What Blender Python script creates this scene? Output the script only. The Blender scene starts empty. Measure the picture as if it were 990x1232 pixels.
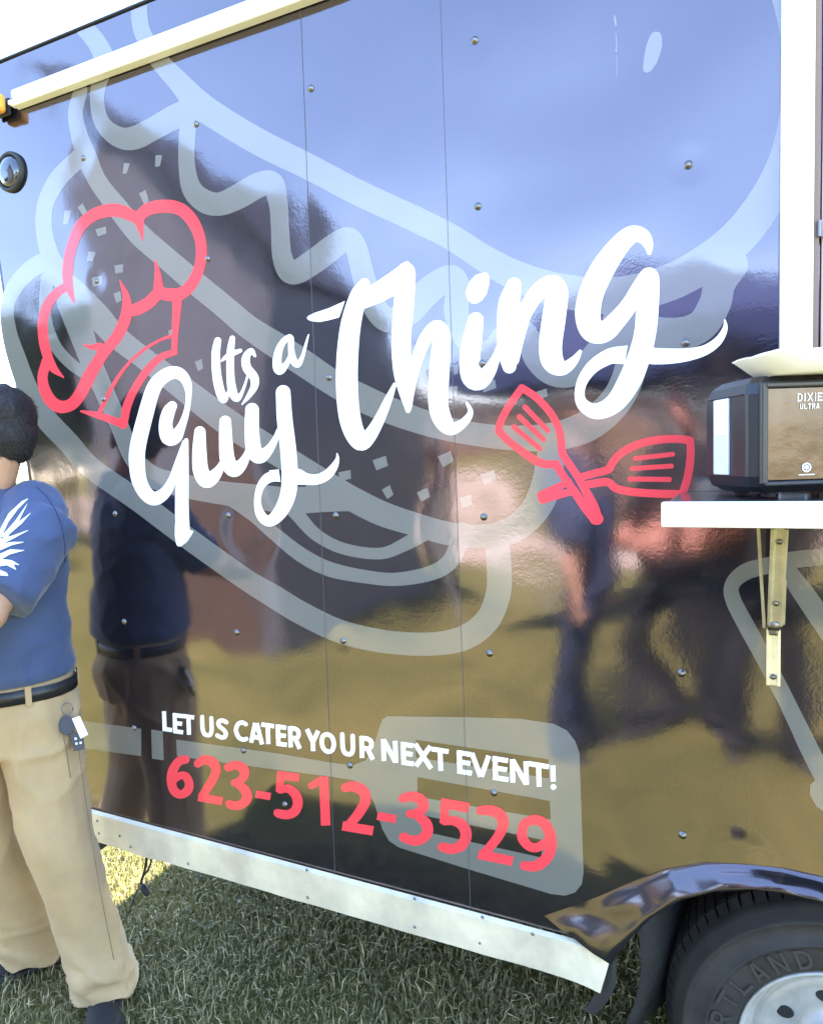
import bpy, bmesh, math, random
import numpy as np
from mathutils import Vector, Matrix, noise
from mathutils.bvhtree import BVHTree
from mathutils.geometry import delaunay_2d_cdt
random.seed(7); rng = np.random.default_rng(7)
S = bpy.context.scene; COL = S.collection; R = math.radians

# ------------------------------------------------------------------ camera
HC, D, FPX = 1.55, 1.52, 850.0                       # camera height, distance to truck side, focal length (990 px wide photo)
YAW, PITCH, ROLL = R(-25.31), R(-4.40), R(-1.965)
fw = Vector((math.sin(YAW)*math.cos(PITCH), math.cos(YAW)*math.cos(PITCH), math.sin(PITCH)))
r0 = Vector((math.cos(YAW), -math.sin(YAW), 0)); u0 = r0.cross(fw)
rt = r0*math.cos(ROLL)+u0*math.sin(ROLL); up = -r0*math.sin(ROLL)+u0*math.cos(ROLL)
CAM = Vector((0, -D, HC))
cd = bpy.data.cameras.new('camera'); cam = bpy.data.objects.new('camera', cd); COL.objects.link(cam)
cd.sensor_fit = 'HORIZONTAL'; cd.sensor_width = 36; cd.lens = 36*FPX/990; cd.clip_start = 0.02; cd.clip_end = 3000
cam.matrix_world = Matrix(((rt.x, up.x, -fw.x, CAM.x), (rt.y, up.y, -fw.y, CAM.y), (rt.z, up.z, -fw.z, CAM.z), (0, 0, 0, 1)))
S.camera = cam
def ray(x, y): return fw+rt*((x-495)/FPX)-up*((y-616)/FPX)
def at(x, y, Y=0.0):                                  # point on the plane y = Y
    d = ray(x, y); return CAM+d*((Y+D)/d.y)
def ground_at(x, y):
    d = ray(x, y); return CAM+d*(-HC/d.z)
def W(x, y):                                          # point of the truck side as (x, z)
    p = at(x, y); return (p.x, p.z)

# ------------------------------------------------------------------ light
sun_dir = Vector((-0.07, 0.40, 1.0)).normalized()
sl = bpy.data.lights.new('sun', 'SUN'); so = bpy.data.objects.new('sun', sl); COL.objects.link(so)
sl.energy = 5.0; sl.angle = R(0.5); sl.color = (1.0, 0.95, 0.86)
so.rotation_euler = sun_dir.to_track_quat('Z', 'Y').to_euler(); so.location = (0, 0, 30)
w = bpy.data.worlds.new('World'); S.world = w; w.use_nodes = True
nt = w.node_tree; sky = nt.nodes.new('ShaderNodeTexSky'); sky.sky_type = 'NISHITA'; sky.sun_disc = False
sky.sun_elevation = math.asin(sun_dir.z); sky.sun_rotation = math.atan2(sun_dir.x, sun_dir.y)
sky.air_density = 1.0; sky.dust_density = 0.25; sky.ozone_density = 1.0
bg = nt.nodes['Background']; bg.inputs[1].default_value = 0.15; nt.links.new(sky.outputs[0], bg.inputs[0])
S.view_settings.view_transform = 'Standard'; S.view_settings.look = 'None'
S.view_settings.exposure = 3.32; S.view_settings.gamma = 1; S.view_settings.use_curve_mapping = False

# ------------------------------------------------------------------ helpers
def tag(o, label=None, cat=None, group=None, kind=None):
    if label: o['label'] = label
    if cat: o['category'] = cat
    if group: o['group'] = group
    if kind: o['kind'] = kind
    return o
def empty(name, loc=(0, 0, 0), rz=0):
    o = bpy.data.objects.new(name, None); COL.objects.link(o); o.location = loc; o.rotation_euler = (0, 0, rz)
    o.empty_display_size = .1; return o
def link(name, me, mat, parent=None, smooth=False):
    o = bpy.data.objects.new(name, me); COL.objects.link(o)
    if mat: me.materials.append(mat)
    if parent: o.parent = parent
    if smooth: me.polygons.foreach_set('use_smooth', [True]*len(me.polygons))
    return o
def obj(name, bm, mat, parent=None, smooth=False, bevel=0):
    bmesh.ops.recalc_face_normals(bm, faces=bm.faces)
    me = bpy.data.meshes.new(name); bm.to_mesh(me); bm.free()
    o = link(name, me, mat, parent, smooth)
    if bevel:
        m = o.modifiers.new('bevel', 'BEVEL'); m.width = bevel; m.segments = 2; m.limit_method = 'ANGLE'; m.angle_limit = R(40)
    return o
def add_box(bm, c, s, M=None):
    M2 = Matrix.Translation(c) @ (M if M else Matrix.Identity(4)) @ Matrix.Diagonal((*s, 1))
    return bmesh.ops.create_cube(bm, size=1, matrix=M2)['verts']
def add_cyl(bm, p0, p1, r0, r1=None, seg=16, caps=True):
    p0, p1 = Vector(p0), Vector(p1); v = p1-p0
    M = Matrix.Translation((p0+p1)/2) @ v.to_track_quat('Z', 'Y').to_matrix().to_4x4()
    return bmesh.ops.create_cone(bm, cap_ends=caps, segments=seg, radius1=r0, radius2=r0 if r1 is None else r1, depth=v.length, matrix=M)
def add_tube(bm, pts, r, seg=8):
    pts = [Vector(p) for p in pts]; rings = []
    prev = None
    for i, p in enumerate(pts):
        t = (pts[min(i+1, len(pts)-1)]-pts[max(i-1, 0)]).normalized()
        a = t.orthogonal() if prev is None else (prev-t*prev.dot(t))
        a.normalize(); prev = a; b = t.cross(a)
        rr = r[i] if hasattr(r, '__len__') else r
        rings.append([bm.verts.new(p+(a*math.cos(k*2*math.pi/seg)+b*math.sin(k*2*math.pi/seg))*rr) for k in range(seg)])
    for q, s in zip(rings, rings[1:]):
        for k in range(seg): bm.faces.new((q[k], q[(k+1) % seg], s[(k+1) % seg], s[k]))
    bm.faces.new(rings[0][::-1]); bm.faces.new(rings[-1])
def add_loft(bm, rings, caps=True):
    vr = [[bm.verts.new(p) for p in r] for r in rings]; n = len(vr[0])
    for a, b in zip(vr, vr[1:]):
        for k in range(n): bm.faces.new((a[k], a[(k+1) % n], b[(k+1) % n], b[k]))
    if caps: bm.faces.new(vr[0][::-1]); bm.faces.new(vr[-1])
def add_prism(bm, poly, y0, y1):                      # poly in (x, z), extruded along y
    a = [bm.verts.new((x, y0, z)) for x, z in poly]; b = [bm.verts.new((x, y1, z)) for x, z in poly]
    n = len(poly); bm.faces.new(a); bm.faces.new(b[::-1])
    for k in range(n): bm.faces.new((a[k], b[k], b[(k+1) % n], a[(k+1) % n]))
def add_revolve(bm, prof, c, axis='Y', seg=48, ang=None):  # prof: (radius, offset along axis)
    rings = []
    for r, o in prof:
        rings.append([Vector(c)+Vector((r*math.cos(t), o, r*math.sin(t))) for t in [k*2*math.pi/seg for k in range(seg)]])
    add_loft(bm, rings, caps=False)

# ------------------------------------------------------------------ materials
def mat(name, col, rough=.5, metal=0, ior=1.45, spec=.5, vary=0, vscale=8, bump=0, bscale=40, col2=None, detail=4, sheen=0):
    m = bpy.data.materials.new(name); m.use_nodes = True; t = m.node_tree; b = t.nodes['Principled BSDF']
    b.inputs['Base Color'].default_value = (*col, 1); b.inputs['Roughness'].default_value = rough
    b.inputs['Metallic'].default_value = metal; b.inputs['IOR'].default_value = ior; b.inputs['Specular IOR Level'].default_value = spec
    if sheen: b.inputs['Sheen Weight'].default_value = sheen
    tc = t.nodes.new('ShaderNodeTexCoord')
    if vary or col2:
        n = t.nodes.new('ShaderNodeTexNoise'); n.inputs['Scale'].default_value = vscale; n.inputs['Detail'].default_value = detail
        n.inputs['Roughness'].default_value = .6
        t.links.new(tc.outputs['Object'], n.inputs['Vector'])
        r = t.nodes.new('ShaderNodeValToRGB'); r.color_ramp.elements[0].position = .35; r.color_ramp.elements[1].position = .68
        c2 = col2 if col2 else [max(0, c*(1-vary)) for c in col]
        c1 = col if col2 else [min(1, c*(1+vary)) for c in col]
        r.color_ramp.elements[0].color = (*c2, 1); r.color_ramp.elements[1].color = (*c1, 1)
        t.links.new(n.outputs['Fac'], r.inputs['Fac']); t.links.new(r.outputs['Color'], b.inputs['Base Color'])
    if bump:
        n = t.nodes.new('ShaderNodeTexNoise'); n.inputs['Scale'].default_value = bscale; n.inputs['Detail'].default_value = 5
        t.links.new(tc.outputs['Object'], n.inputs['Vector'])
        u = t.nodes.new('ShaderNodeBump'); u.inputs['Distance'].default_value = bump; u.inputs['Strength'].default_value = 1
        t.links.new(n.outputs['Fac'], u.inputs['Height']); t.links.new(u.outputs['Normal'], b.inputs['Normal'])
    return m
SCREWS = [(374,106),(571,48),(575,248),(828,198),(825,412),(580,437),(396,454),(404,620),(582,622),(413,771),(589,786),(285,761),(150,748),(139,618),(275,620),(821,1005),(594,954),(421,921),(293,903),(100,190),(250,311),(116,338),(236,149),(125,480),(162,876),(343,968)]
DENTS = [(886, 1034, .085, .0022), (914, 1034, .030, -.0006), (780, 1000, .16, .0020), (300, 640, .12, -.0020)]
def wall_gloss(name, col, ior=2.25, rough=.075, dirt=True):
    """glossy vinyl wrap over thin sheet metal: broad waves, dimples round the screws, orange peel"""
    m = bpy.data.materials.new(name); m.use_nodes = True; t = m.node_tree; b = t.nodes['Principled BSDF']
    b.inputs['Base Color'].default_value = (*col, 1); b.inputs['Roughness'].default_value = rough; b.inputs['IOR'].default_value = ior; b.inputs['Specular Tint'].default_value = (1.0, .87, .98, 1)
    L = t.links.new; g = t.nodes.new('ShaderNodeNewGeometry')
    def nz(scale, detail, sc=(1, 1, 1)):
        mp = t.nodes.new('ShaderNodeMapping'); mp.inputs['Scale'].default_value = sc; L(g.outputs['Position'], mp.inputs['Vector'])
        n = t.nodes.new('ShaderNodeTexNoise'); n.inputs['Scale'].default_value = scale; n.inputs['Detail'].default_value = detail
        L(mp.outputs['Vector'], n.inputs['Vector']); return n.outputs['Fac']
    def mul(a, k):
        q = t.nodes.new('ShaderNodeMath'); q.operation = 'MULTIPLY'; L(a, q.inputs[0]); q.inputs[1].default_value = k; return q.outputs[0]
    def add(a, c):
        q = t.nodes.new('ShaderNodeMath'); q.operation = 'ADD'; L(a, q.inputs[0]); L(c, q.inputs[1]); return q.outputs[0]
    h = mul(nz(1.5, 1, (1.0, 1, 1.25)), .024)
    h = add(h, mul(nz(4.5, 1, (1, 1, .8)), .0034))
    h = add(h, mul(nz(75, 2), .00006))
    h = add(h, mul(nz(190, 1), .00003))
    sp = t.nodes.new('ShaderNodeSeparateXYZ'); L(g.outputs['Position'], sp.inputs[0])
    for sx_, k_ in ((W(381, 500)[0], .011), (W(547, 500)[0], -.008)):       # each wrapped sheet sits at a slightly different angle
        q = t.nodes.new('ShaderNodeMath'); q.operation = 'SUBTRACT'; q.inputs[0].default_value = sx_; L(sp.outputs['X'], q.inputs[1])
        q2 = t.nodes.new('ShaderNodeMath'); q2.operation = 'MAXIMUM'; L(q.outputs[0], q2.inputs[0]); q2.inputs[1].default_value = 0
        h = add(h, mul(q2.outputs[0], k_))
    for i, (px, py) in enumerate(SCREWS):
        x, z = W(px, py)
        vd = t.nodes.new('ShaderNodeVectorMath'); vd.operation = 'DISTANCE'; L(g.outputs['Position'], vd.inputs[0]); vd.inputs[1].default_value = (x, 0, z)
        mr = t.nodes.new('ShaderNodeMapRange'); mr.interpolation_type = 'SMOOTHSTEP'; L(vd.outputs['Value'], mr.inputs['Value'])
        mr.inputs['From Max'].default_value = .05+.02*(i % 3); mr.inputs['To Min'].default_value = -.0004-.0003*(i % 2); mr.inputs['To Max'].default_value = 0
        h = add(h, mr.outputs['Result'])
    for px, py, rr, dd in DENTS:                        # knocks in the sheet over the wheel
        x, z = W(px, py)
        vd = t.nodes.new('ShaderNodeVectorMath'); vd.operation = 'DISTANCE'; L(g.outputs['Position'], vd.inputs[0]); vd.inputs[1].default_value = (x, 0, z)
        mr = t.nodes.new('ShaderNodeMapRange'); mr.interpolation_type = 'SMOOTHERSTEP'; L(vd.outputs['Value'], mr.inputs['Value'])
        mr.inputs['From Min'].default_value = rr*.30; mr.inputs['From Max'].default_value = rr; mr.inputs['To Min'].default_value = dd; mr.inputs['To Max'].default_value = 0
        h = add(h, mr.outputs['Result'])
    u = t.nodes.new('ShaderNodeBump'); u.inputs['Distance'].default_value = 1; u.inputs['Strength'].default_value = 1
    L(h, u.inputs['Height']); L(u.outputs['Normal'], b.inputs['Normal'])
    if dirt:                                            # thin dust film breaks up the gloss
        d = nz(9, 6); r = t.nodes.new('ShaderNodeMapRange'); L(d, r.inputs['Value']); r.inputs['From Min'].default_value = .45; r.inputs['From Max'].default_value = .8
        r.inputs['To Min'].default_value = rough; r.inputs['To Max'].default_value = rough+.06; L(r.outputs['Result'], b.inputs['Roughness'])
    return m
M_black = wall_gloss('black_vinyl', (.008, .008, .011))
M_grey = wall_gloss('grey_vinyl_print', (.150, .152, .138), 2.1)
M_white = wall_gloss('white_vinyl', (.85, .85, .86), 1.5)
M_red = wall_gloss('red_vinyl', (.80, .062, .078), 1.5)
M_alu = mat('brushed_aluminium', (.88, .80, .60), .42, .25, col2=(.58, .52, .40), vscale=6, detail=9, bump=.0006, bscale=30)
M_crumple = mat('bare_metal_lip', (.27, .26, .31), .24, 1, bump=.0004, bscale=14)
M_wpaint = mat('white_paint', (.83, .82, .79), .35, vary=.03, vscale=6)
M_dark = mat('dark_steel', (.02, .02, .022), .6, .0, vary=.3)
M_rubber = mat('tyre_rubber', (.033, .030, .028), .75, vary=.25, vscale=14, bump=.0008, bscale=90)
M_flap = mat('mud_flap_rubber', (.026, .025, .025), .7, vary=.2)
M_steel = mat('screw_steel', (.20, .19, .19), .38, 1)
M_rim = mat('silver_wheel_paint', (.50, .49, .46), .36, .35, vary=.16, vscale=12)
M_amber = mat('amber_lens', (.9, .42, .06), .2)
M_lens = mat('dark_lens', (.02, .022, .035), .08, ior=1.8)
M_zinc = mat('yellow_zinc_steel', (.82, .73, .52), .38, .55, vary=.12, vscale=20)
M_black_pl = mat('black_plastic', (.022, .022, .026), .32, vary=.15, bump=.0002, bscale=300)
M_beige = mat('tan_jamb', (.50, .36, .27), .5, vary=.12, vscale=7)
M_paper = mat('white_paper', (.93, .93, .94), .7, bump=.0004, bscale=60)
M_mirror = mat('smoked_metal_face', (.078, .058, .047), .2, .85, vary=.18, vscale=16, bump=.0008, bscale=22)
M_clear = mat('clear_window', (.72, .74, .80), .12)
M_print = mat('pale_print', (.8, .78, .75), .5)
M_logo = mat('white_ink', (.9, .9, .9), .5)

# ------------------------------------------------------------------ ground
gm = bpy.data.materials.new('lawn_soil'); gm.use_nodes = True; t = gm.node_tree; b = t.nodes['Principled BSDF']; b.inputs['Roughness'].default_value = .95
b.inputs['Specular IOR Level'].default_value = .1
gg = t.nodes.new('ShaderNodeNewGeometry')
def gn(scale, det):
    n = t.nodes.new('ShaderNodeTexNoise'); n.inputs['Scale'].default_value = scale; n.inputs['Detail'].default_value = det; n.inputs['Roughness'].default_value = .65
    t.links.new(gg.outputs['Position'], n.inputs['Vector']); return n
n1 = gn(1.3, 4); n2 = gn(55, 6)
r1 = t.nodes.new('ShaderNodeValToRGB'); r1.color_ramp.elements[0].color = (.128, .132, .040, 1); r1.color_ramp.elements[1].color = (.27, .232, .078, 1)
r1.color_ramp.elements[0].position = .35; r1.color_ramp.elements[1].position = .68
r2 = t.nodes.new('ShaderNodeValToRGB'); r2.color_ramp.elements[0].color = (.35, .35, .35, 1); r2.color_ramp.elements[1].color = (1.25, 1.25, 1.2, 1)
r2.color_ramp.elements[0].position = .3; r2.color_ramp.elements[1].position = .7
mx = t.nodes.new('ShaderNodeMix'); mx.data_type = 'RGBA'; mx.blend_type = 'MULTIPLY'; mx.inputs[0].default_value = 1
t.links.new(n1.outputs['Fac'], r1.inputs['Fac']); t.links.new(n2.outputs['Fac'], r2.inputs['Fac'])
t.links.new(r1.outputs['Color'], mx.inputs[6]); t.links.new(r2.outputs['Color'], mx.inputs[7]); t.links.new(mx.outputs[2], b.inputs['Base Color'])
ub = t.nodes.new('ShaderNodeBump'); ub.inputs['Distance'].default_value = .03; t.links.new(n2.outputs['Fac'], ub.inputs['Height']); t.links.new(ub.outputs['Normal'], b.inputs['Normal'])
bm = bmesh.new(); bmesh.ops.create_grid(bm, x_segments=60, y_segments=60, size=600)
tag(obj('ground', bm, gm), kind='structure')
# pale dirt track across the lawn behind the photographer (seen mirrored in the truck side)
M_dirt = mat('pale_dirt', (.42, .33, .25), .95, vary=.2, vscale=1.5)
bm = bmesh.new(); vs = []
for i in range(41):
    x = -60+3*i; o = math.sin(i*.7)*.5
    vs.append((bm.verts.new((x, -13+o, .004)), bm.verts.new((x, -19+o*1.4, .004))))
for a, c in zip(vs, vs[1:]): bm.faces.new((a[0], a[1], c[1], c[0]))
tag(obj('dirt_path', bm, M_dirt), kind='structure')

def grass():
    N = 130000
    x = rng.uniform(-2.9, .75, N); y = rng.uniform(-.75, 2.6, N)
    far = rng.random(N); keep = (far < np.clip(1.25-y*.42, .22, 1)); x, y = x[keep], y[keep]
    n = len(x)
    cl = np.array([noise.noise(Vector((a*2.2, c*2.2, 0)))+.6*noise.noise(Vector((a*7, c*7, 3))) for a, c in zip(x, y)])
    h = (.020+.018*rng.random(n))*(1+.55*cl); h *= np.where(rng.random(n) < .06, 1.7, 1); wd = .0013+.0010*rng.random(n)
    th = rng.uniform(0, 2*np.pi, n); lean = rng.uniform(.25, 1.25, n); ph = th+rng.uniform(-.9, .9, n)+np.pi/2
    ux, uy = np.cos(th)*wd, np.sin(th)*wd; lx, ly = np.cos(ph), np.sin(ph)
    V = np.zeros((n, 5, 3)); 
    V[:, 0] = np.stack([x-ux, y-uy, np.zeros(n)-.003], 1); V[:, 1] = np.stack([x+ux, y+uy, np.zeros(n)-.003], 1)
    mx_, mz = h*.55*lean*.45, h*.6
    V[:, 2] = np.stack([x-ux*.8+lx*mx_, y-uy*.8+ly*mx_, mz], 1); V[:, 3] = np.stack([x+ux*.8+lx*mx_, y+uy*.8+ly*mx_, mz], 1)
    V[:, 4] = np.stack([x+lx*h*lean, y+ly*h*lean, h*(1.08-.45*np.clip(lean-.3, 0, 1))], 1)
    base = np.arange(n)*5
    F = np.concatenate([np.stack([base, base+1, base+3], 1), np.stack([base, base+3, base+2], 1), np.stack([base+2, base+3, base+4], 1)], 0)
    me = bpy.data.meshes.new('grass'); me.vertices.add(n*5); me.vertices.foreach_set('co', V.reshape(-1))
    me.loops.add(len(F)*3); me.loops.foreach_set('vertex_index', F.reshape(-1).astype(np.int32))
    me.polygons.add(len(F)); me.polygons.foreach_set('loop_start', np.arange(0, len(F)*3, 3, dtype=np.int32)); me.polygons.foreach_set('loop_total', np.full(len(F), 3, dtype=np.int32))
    at_ = me.attributes.new('tint', 'FLOAT', 'POINT'); at_.data.foreach_set('value', np.repeat(rng.random(n), 5).astype(np.float32))
    me.update()
    m = bpy.data.materials.new('grass_blades'); m.use_nodes = True; t = m.node_tree; b = t.nodes['Principled BSDF']; b.inputs['Roughness'].default_value = .6
    a = t.nodes.new('ShaderNodeAttribute'); a.attribute_name = 'tint'; r = t.nodes.new('ShaderNodeValToRGB'); e = r.color_ramp.elements
    e[0].color = (.085, .080, .024, 1); e[1].color = (.54, .44, .24, 1); e[1].position = 1
    e2 = e.new(.55); e2.color = (.140, .130, .042, 1); e3 = e.new(.8); e3.color = (.31, .26, .12, 1)
    t.links.new(a.outputs['Fac'], r.inputs['Fac']); t.links.new(r.outputs['Color'], b.inputs['Base Color'])
    tag(link('grass', me, m), 'short mown lawn grass growing under and beside the truck', 'grass', kind='stuff')
grass()

# ------------------------------------------------------------------ food truck
truck = empty('food_truck', (0, 0, 0))
tag(truck, 'black wrapped food truck with script lettering, chef hat and burger line art', 'food truck')
XL = -1.94
lean_top = W(8, 410)[0]
ZB = W(400, 1052)[1]; ZT = W(90, 37)[1]
def panel(poly, y0, y1): 
    bm = bmesh.new(); add_prism(bm, poly, y0, y1); return bm
arch = [W(*p) for p in [(737,1150),(760,1121),(787,1094),(820,1074),(860,1064),(907,1061),(943,1066),(989,1076)]]
archC = W(1000, 1268); 
arch_hi = [W(*p) for p in [(735,1132),(760,1112),(793,1085),(820,1065),(860,1056),(907,1054),(943,1058),(989,1067)]]
# right half of the arch is out of the picture: mirror it about the wheel centre
axc = archC[0]
arch_full = arch_hi+[(2*axc-x, z) for x, z in arch_hi[::-1]]
s1b, s1t = W(403, 1050), W(362, 15); s2b, s2t = W(566, 1092), W(529, 0)
def seam_at(sb, st, z): k = (z-sb[1])/(st[1]-sb[1]); return sb[0]+(st[0]-sb[0])*k
ztop = ZT
xl_b, xl_t = XL, lean_top-.06
XR = 2.6
obj('side_panel', panel([(xl_b, ZB), (seam_at(s1b, s1t, ZB), ZB), (seam_at(s1b, s1t, ztop), ztop), (xl_t, ztop)], 0.0, .02), M_black, truck)
obj('side_panel', panel([(seam_at(s1b, s1t, ZB), ZB), (seam_at(s2b, s2t, ZB), ZB), (seam_at(s2b, s2t, ztop), ztop), (seam_at(s1b, s1t, ztop), ztop)], 0.0, .02), M_black, truck)
obj('side_panel', panel([(seam_at(s2b, s2t, ZB), ZB)]+[(arch_full[0][0], ZB)]+arch_full+[(arch_full[-1][0], ZB), (XR, ZB), (XR, ztop), (seam_at(s2b, s2t, ztop), ztop)], 0.0, .02), M_black, truck)
M_seam = mat('wrap_edge', (.11, .11, .13), .2)
for sb, st in ((s1b, s1t), (s2b, s2t)):
    bm = bmesh.new(); add_prism(bm, [(sb[0]-.0004, ZB), (sb[0]+.0004, ZB), (st[0]+.0004, ztop-.01), (st[0]-.0004, ztop-.01)], -.0013, 0.0); obj('wrap_seam', bm, M_seam, truck)
# body shell behind the wrapped sheets
bm = bmesh.new()
YB = 2.25
v = [bm.verts.new(p) for p in [(xl_b+.004, .021, ZB), (XR, .021, ZB+.001), (XR, .021, ztop-.01), (xl_t+.004, .021, ztop-.01), (xl_b+.5, YB, ZB), (XR, YB, ZB), (XR, YB, ztop-.01), (xl_t+.5, YB, ztop-.01)]]  # left end skewed towards the back to shape the sunlit patch of grass
for f in ((3, 2, 6, 7), (0, 3, 7, 4), (4, 7, 6, 5), (1, 5, 6, 2)): bm.faces.new([v[i] for i in f])
obj('body_shell', bm, M_wpaint, truck)
bm = bmesh.new(); 
fl_ = [[(xl_b+.012, .03, z), (arch_full[0][0]-.01, .03, z), (arch_full[0][0]-.01, YB-.03, z), (xl_b+.50, YB-.03, z)] for z in (ZB+.045, ZB+.075)]; add_loft(bm, fl_)  # floor cut to the same skew so the sun reaches the grass
add_box(bm, ((xl_b+.6+XR)/2, .65, ZB+.0), (XR-xl_b-.6, .09, .13)); add_box(bm, ((xl_b+.8+XR)/2, 1.55, ZB+.0), (XR-xl_b-.8, .09, .13))
obj('chassis', bm, M_dark, truck)
bm = bmesh.new()
add_prism(bm, [(xl_t-.03, ztop-.002), (XR, ztop-.002), (XR, ztop+.004), (xl_t-.03, ztop+.004)], -.006, YB)
obj('roof_edge', bm, M_dark, truck, bevel=.0015)
# left edge trim, slightly bowed
bm = bmesh.new(); add_tube(bm, [(xl_b-.006, .012, ZB-.02), ((xl_b+xl_t)/2-.012, .012, (ZB+ztop)/2), (xl_t-.006, .012, ztop)], .012, 8)
obj('corner_trim', bm, M_lens, truck, True)

# aluminium skirt rail along the bottom
skT = [(117,976),(330,1030),(500,1073),(659,1114),(735,1143)]; skB = [(117,1010),(210,1037),(330,1070),(450,1103),(560,1136),(659,1160),(725,1186)]
zt0, zt1 = W(330,1030)[1], W(730,1141)[1]; zb0, zb1 = W(200,1034)[1], W(724,1186)[1]
x0 = xl_b+.0; x1 = W(737,1143)[0]; x1b = W(725,1186)[0]
bm = bmesh.new(); n = 60; rows = []
for i in range(n+1):
    k = i/n; x = x0+(x1-x0)*k; xb = x0+(x1b-x0)*k
    zt = zt0+(zt1-zt0)*k; zb = zb0+(zb1-zb0)*k+.004*noise.noise(Vector((k*9, 0, 0)))
    wv = .003*noise.noise(Vector((k*14, 2, 0)))-.010*max(0, (k-.95)/.05)**2
    rows.append([(x, -.004, zt+.004), (x, -.016, zt-.001), (x+(xb-x)*.5, -.016+wv, (zt+zb)/2), (xb, -.016+wv*1.5, zb+.004), (xb, -.010, zb), (xb, .03, zb+.002)])
vr = [[bm.verts.new(p) for p in r] for r in rows]
for a, c in zip(vr, vr[1:]):
    for k in range(5): bm.faces.new((a[k], a[k+1], c[k+1], c[k]))
bm.faces.new(vr[-1])
skirt = obj('skirt_rail', bm, M_alu, truck)
scr_me = None
def screw(p, r=.006, mat_=M_steel, parent=truck, nm='screw', axis=(0, -1, 0)):
    global scr_me
    if scr_me is None:
        bm = bmesh.new()
        prof = [(1.25, .0), (1.2, -.14), (.95, -.2), (.9, -.45), (.62, -.72), (.3, -.86), (.02, -.9)]
        add_revolve(bm, prof, (0, 0, 0), seg=14); bm.faces.ensure_lookup_table()
        bmesh.ops.recalc_face_normals(bm, faces=bm.faces); scr_me = bpy.data.meshes.new('screw'); bm.to_mesh(scr_me); bm.free()
        scr_me.polygons.foreach_set('use_smooth', [True]*len(scr_me.polygons)); scr_me.materials.append(M_steel)
    o = bpy.data.objects.new(nm, scr_me); COL.objects.link(o); o.parent = parent; o.location = p; o.scale = (r, r, r); return o
for px, py in SCREWS+[(820, 810)]:
    x, z = W(px, py); screw((x, -.001, z), .0068)
for px, py in [(122,985),(124,1000),(149,1003),(162,1016),(231,1036),(373,1043),(374,1076),(502,1077),(502,1111),(583,1099),(580,1130),(643,1119),(706,1168)]:
    x, z = W(px, py); screw((x, -.016, z), .0035, parent=skirt)

# wheel arch: bare crumpled lip
def resample(pts, n):
    pts = [Vector(p) for p in pts]; L = [0]
    for a, c in zip(pts, pts[1:]): L.append(L[-1]+(c-a).length)
    out = []
    for i in range(n):
        s = L[-1]*i/(n-1); j = min(max(np.searchsorted(L, s)-1, 0), len(pts)-2); k = (s-L[j])/max(L[j+1]-L[j], 1e-9)
        out.append(pts[j].lerp(pts[j+1], k))
    return out
lip_up = resample([(*W(*p), 0) for p in [(655,1104),(690,1092),(727,1078),(765,1061),(800,1048),(847,1040),(893,1042),(943,1047),(989,1057),(1060,1085)]], 60)
lip_dn = resample([(*W(*p), 0) for p in [(738,1150),(749,1134),(765,1115),(787,1093),(820,1073),(860,1063),(907,1060),(943,1065),(989,1075),(1060,1102)]], 60)
bm = bmesh.new(); rows = []
for i in range(60):
    a, c = lip_up[i], lip_dn[i]; row = []
    for k in range(9):
        s = k/8; p = a.lerp(c, s); am = math.sin(s*math.pi)
        pk = noise.noise(Vector((p.x*8, p.y*10, 1)))+.45*noise.noise(Vector((p.x*18, p.y*22, 5)))
        row.append((p.x, -.002-.030*s-.017*pk*am, p.y+.003*pk*am))
    row[0] = (row[0][0], -.0006, row[0][2]+.004); row[1] = (row[1][0], row[1][1]*.5, row[1][2]); q = row[-1]; row.append((q[0], q[1]+.006, q[2]-.003)); row.append((q[0]+.004, .05, q[2]+.012)); rows.append(row)
vr = [[bm.verts.new(p) for p in r] for r in rows]
for a, c in zip(vr, vr[1:]):
    for k in range(len(a)-1): bm.faces.new((a[k], a[k+1], c[k+1], c[k]))
obj('wheel_arch_lip', bm, wall_gloss('wrinkled_wrap', (.010, .010, .013), 2.0, .16), truck, True)
# raised pressing over the arch
# inner wheel housing
bm = bmesh.new(); seg = 24; RR_ = .56
rg = []
for yy in (.02, .5):
    rg.append([(axc+RR_*math.cos(math.pi*k/seg), yy, archC[1]+.02+RR_*math.sin(math.pi*k/seg)*.93) for k in range(seg+1)])
va = [[bm.verts.new(p) for p in r] for r in rg]
for k in range(seg): bm.faces.new((va[0][k], va[0][k+1], va[1][k+1], va[1][k]))
bm.faces.new(va[1])
obj('wheel_housing', bm, M_dark, truck)
# mud flap in front of the wheel
bm = bmesh.new(); fl = []
for i in range(9):
    k = i/8; x = W(747, 1140)[0]+.03+.02*math.sin(k*3)-.0*k; z = W(0, 0)[1]*0+W(760, 1120)[1]+.04-k*.34
    fl.append((bm.verts.new((x-.055*k*k, .0+.03*k, z)), bm.verts.new((x+.10, .34, z)), bm.verts.new((x+.11, .34, z)), bm.verts.new((x+.012-.055*k*k, .0+.03*k, z))))
for a, c in zip(fl, fl[1:]):
    for k in range(4): bm.faces.new((a[k], a[(k+1) % 4], c[(k+1) % 4], c[k]))
obj('mud_flap', bm, M_flap, truck)
bm = bmesh.new(); pts = [at(*p, -.01) for p in [(737,1152),(736,1170),(733,1185),(722,1203),(710,1219)]]
rows = []
for i, p in enumerate(pts):
    wd = [.006, .010, .014, .016, .012][i]
    rows.append([p+Vector((-wd, 0, 0)), p+Vector((0, -.004, 0)), p+Vector((wd, 0, 0)), p+Vector((0, .004, 0))])
add_loft(bm, rows); obj('torn_metal_strip', bm, M_flap, truck)

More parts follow.
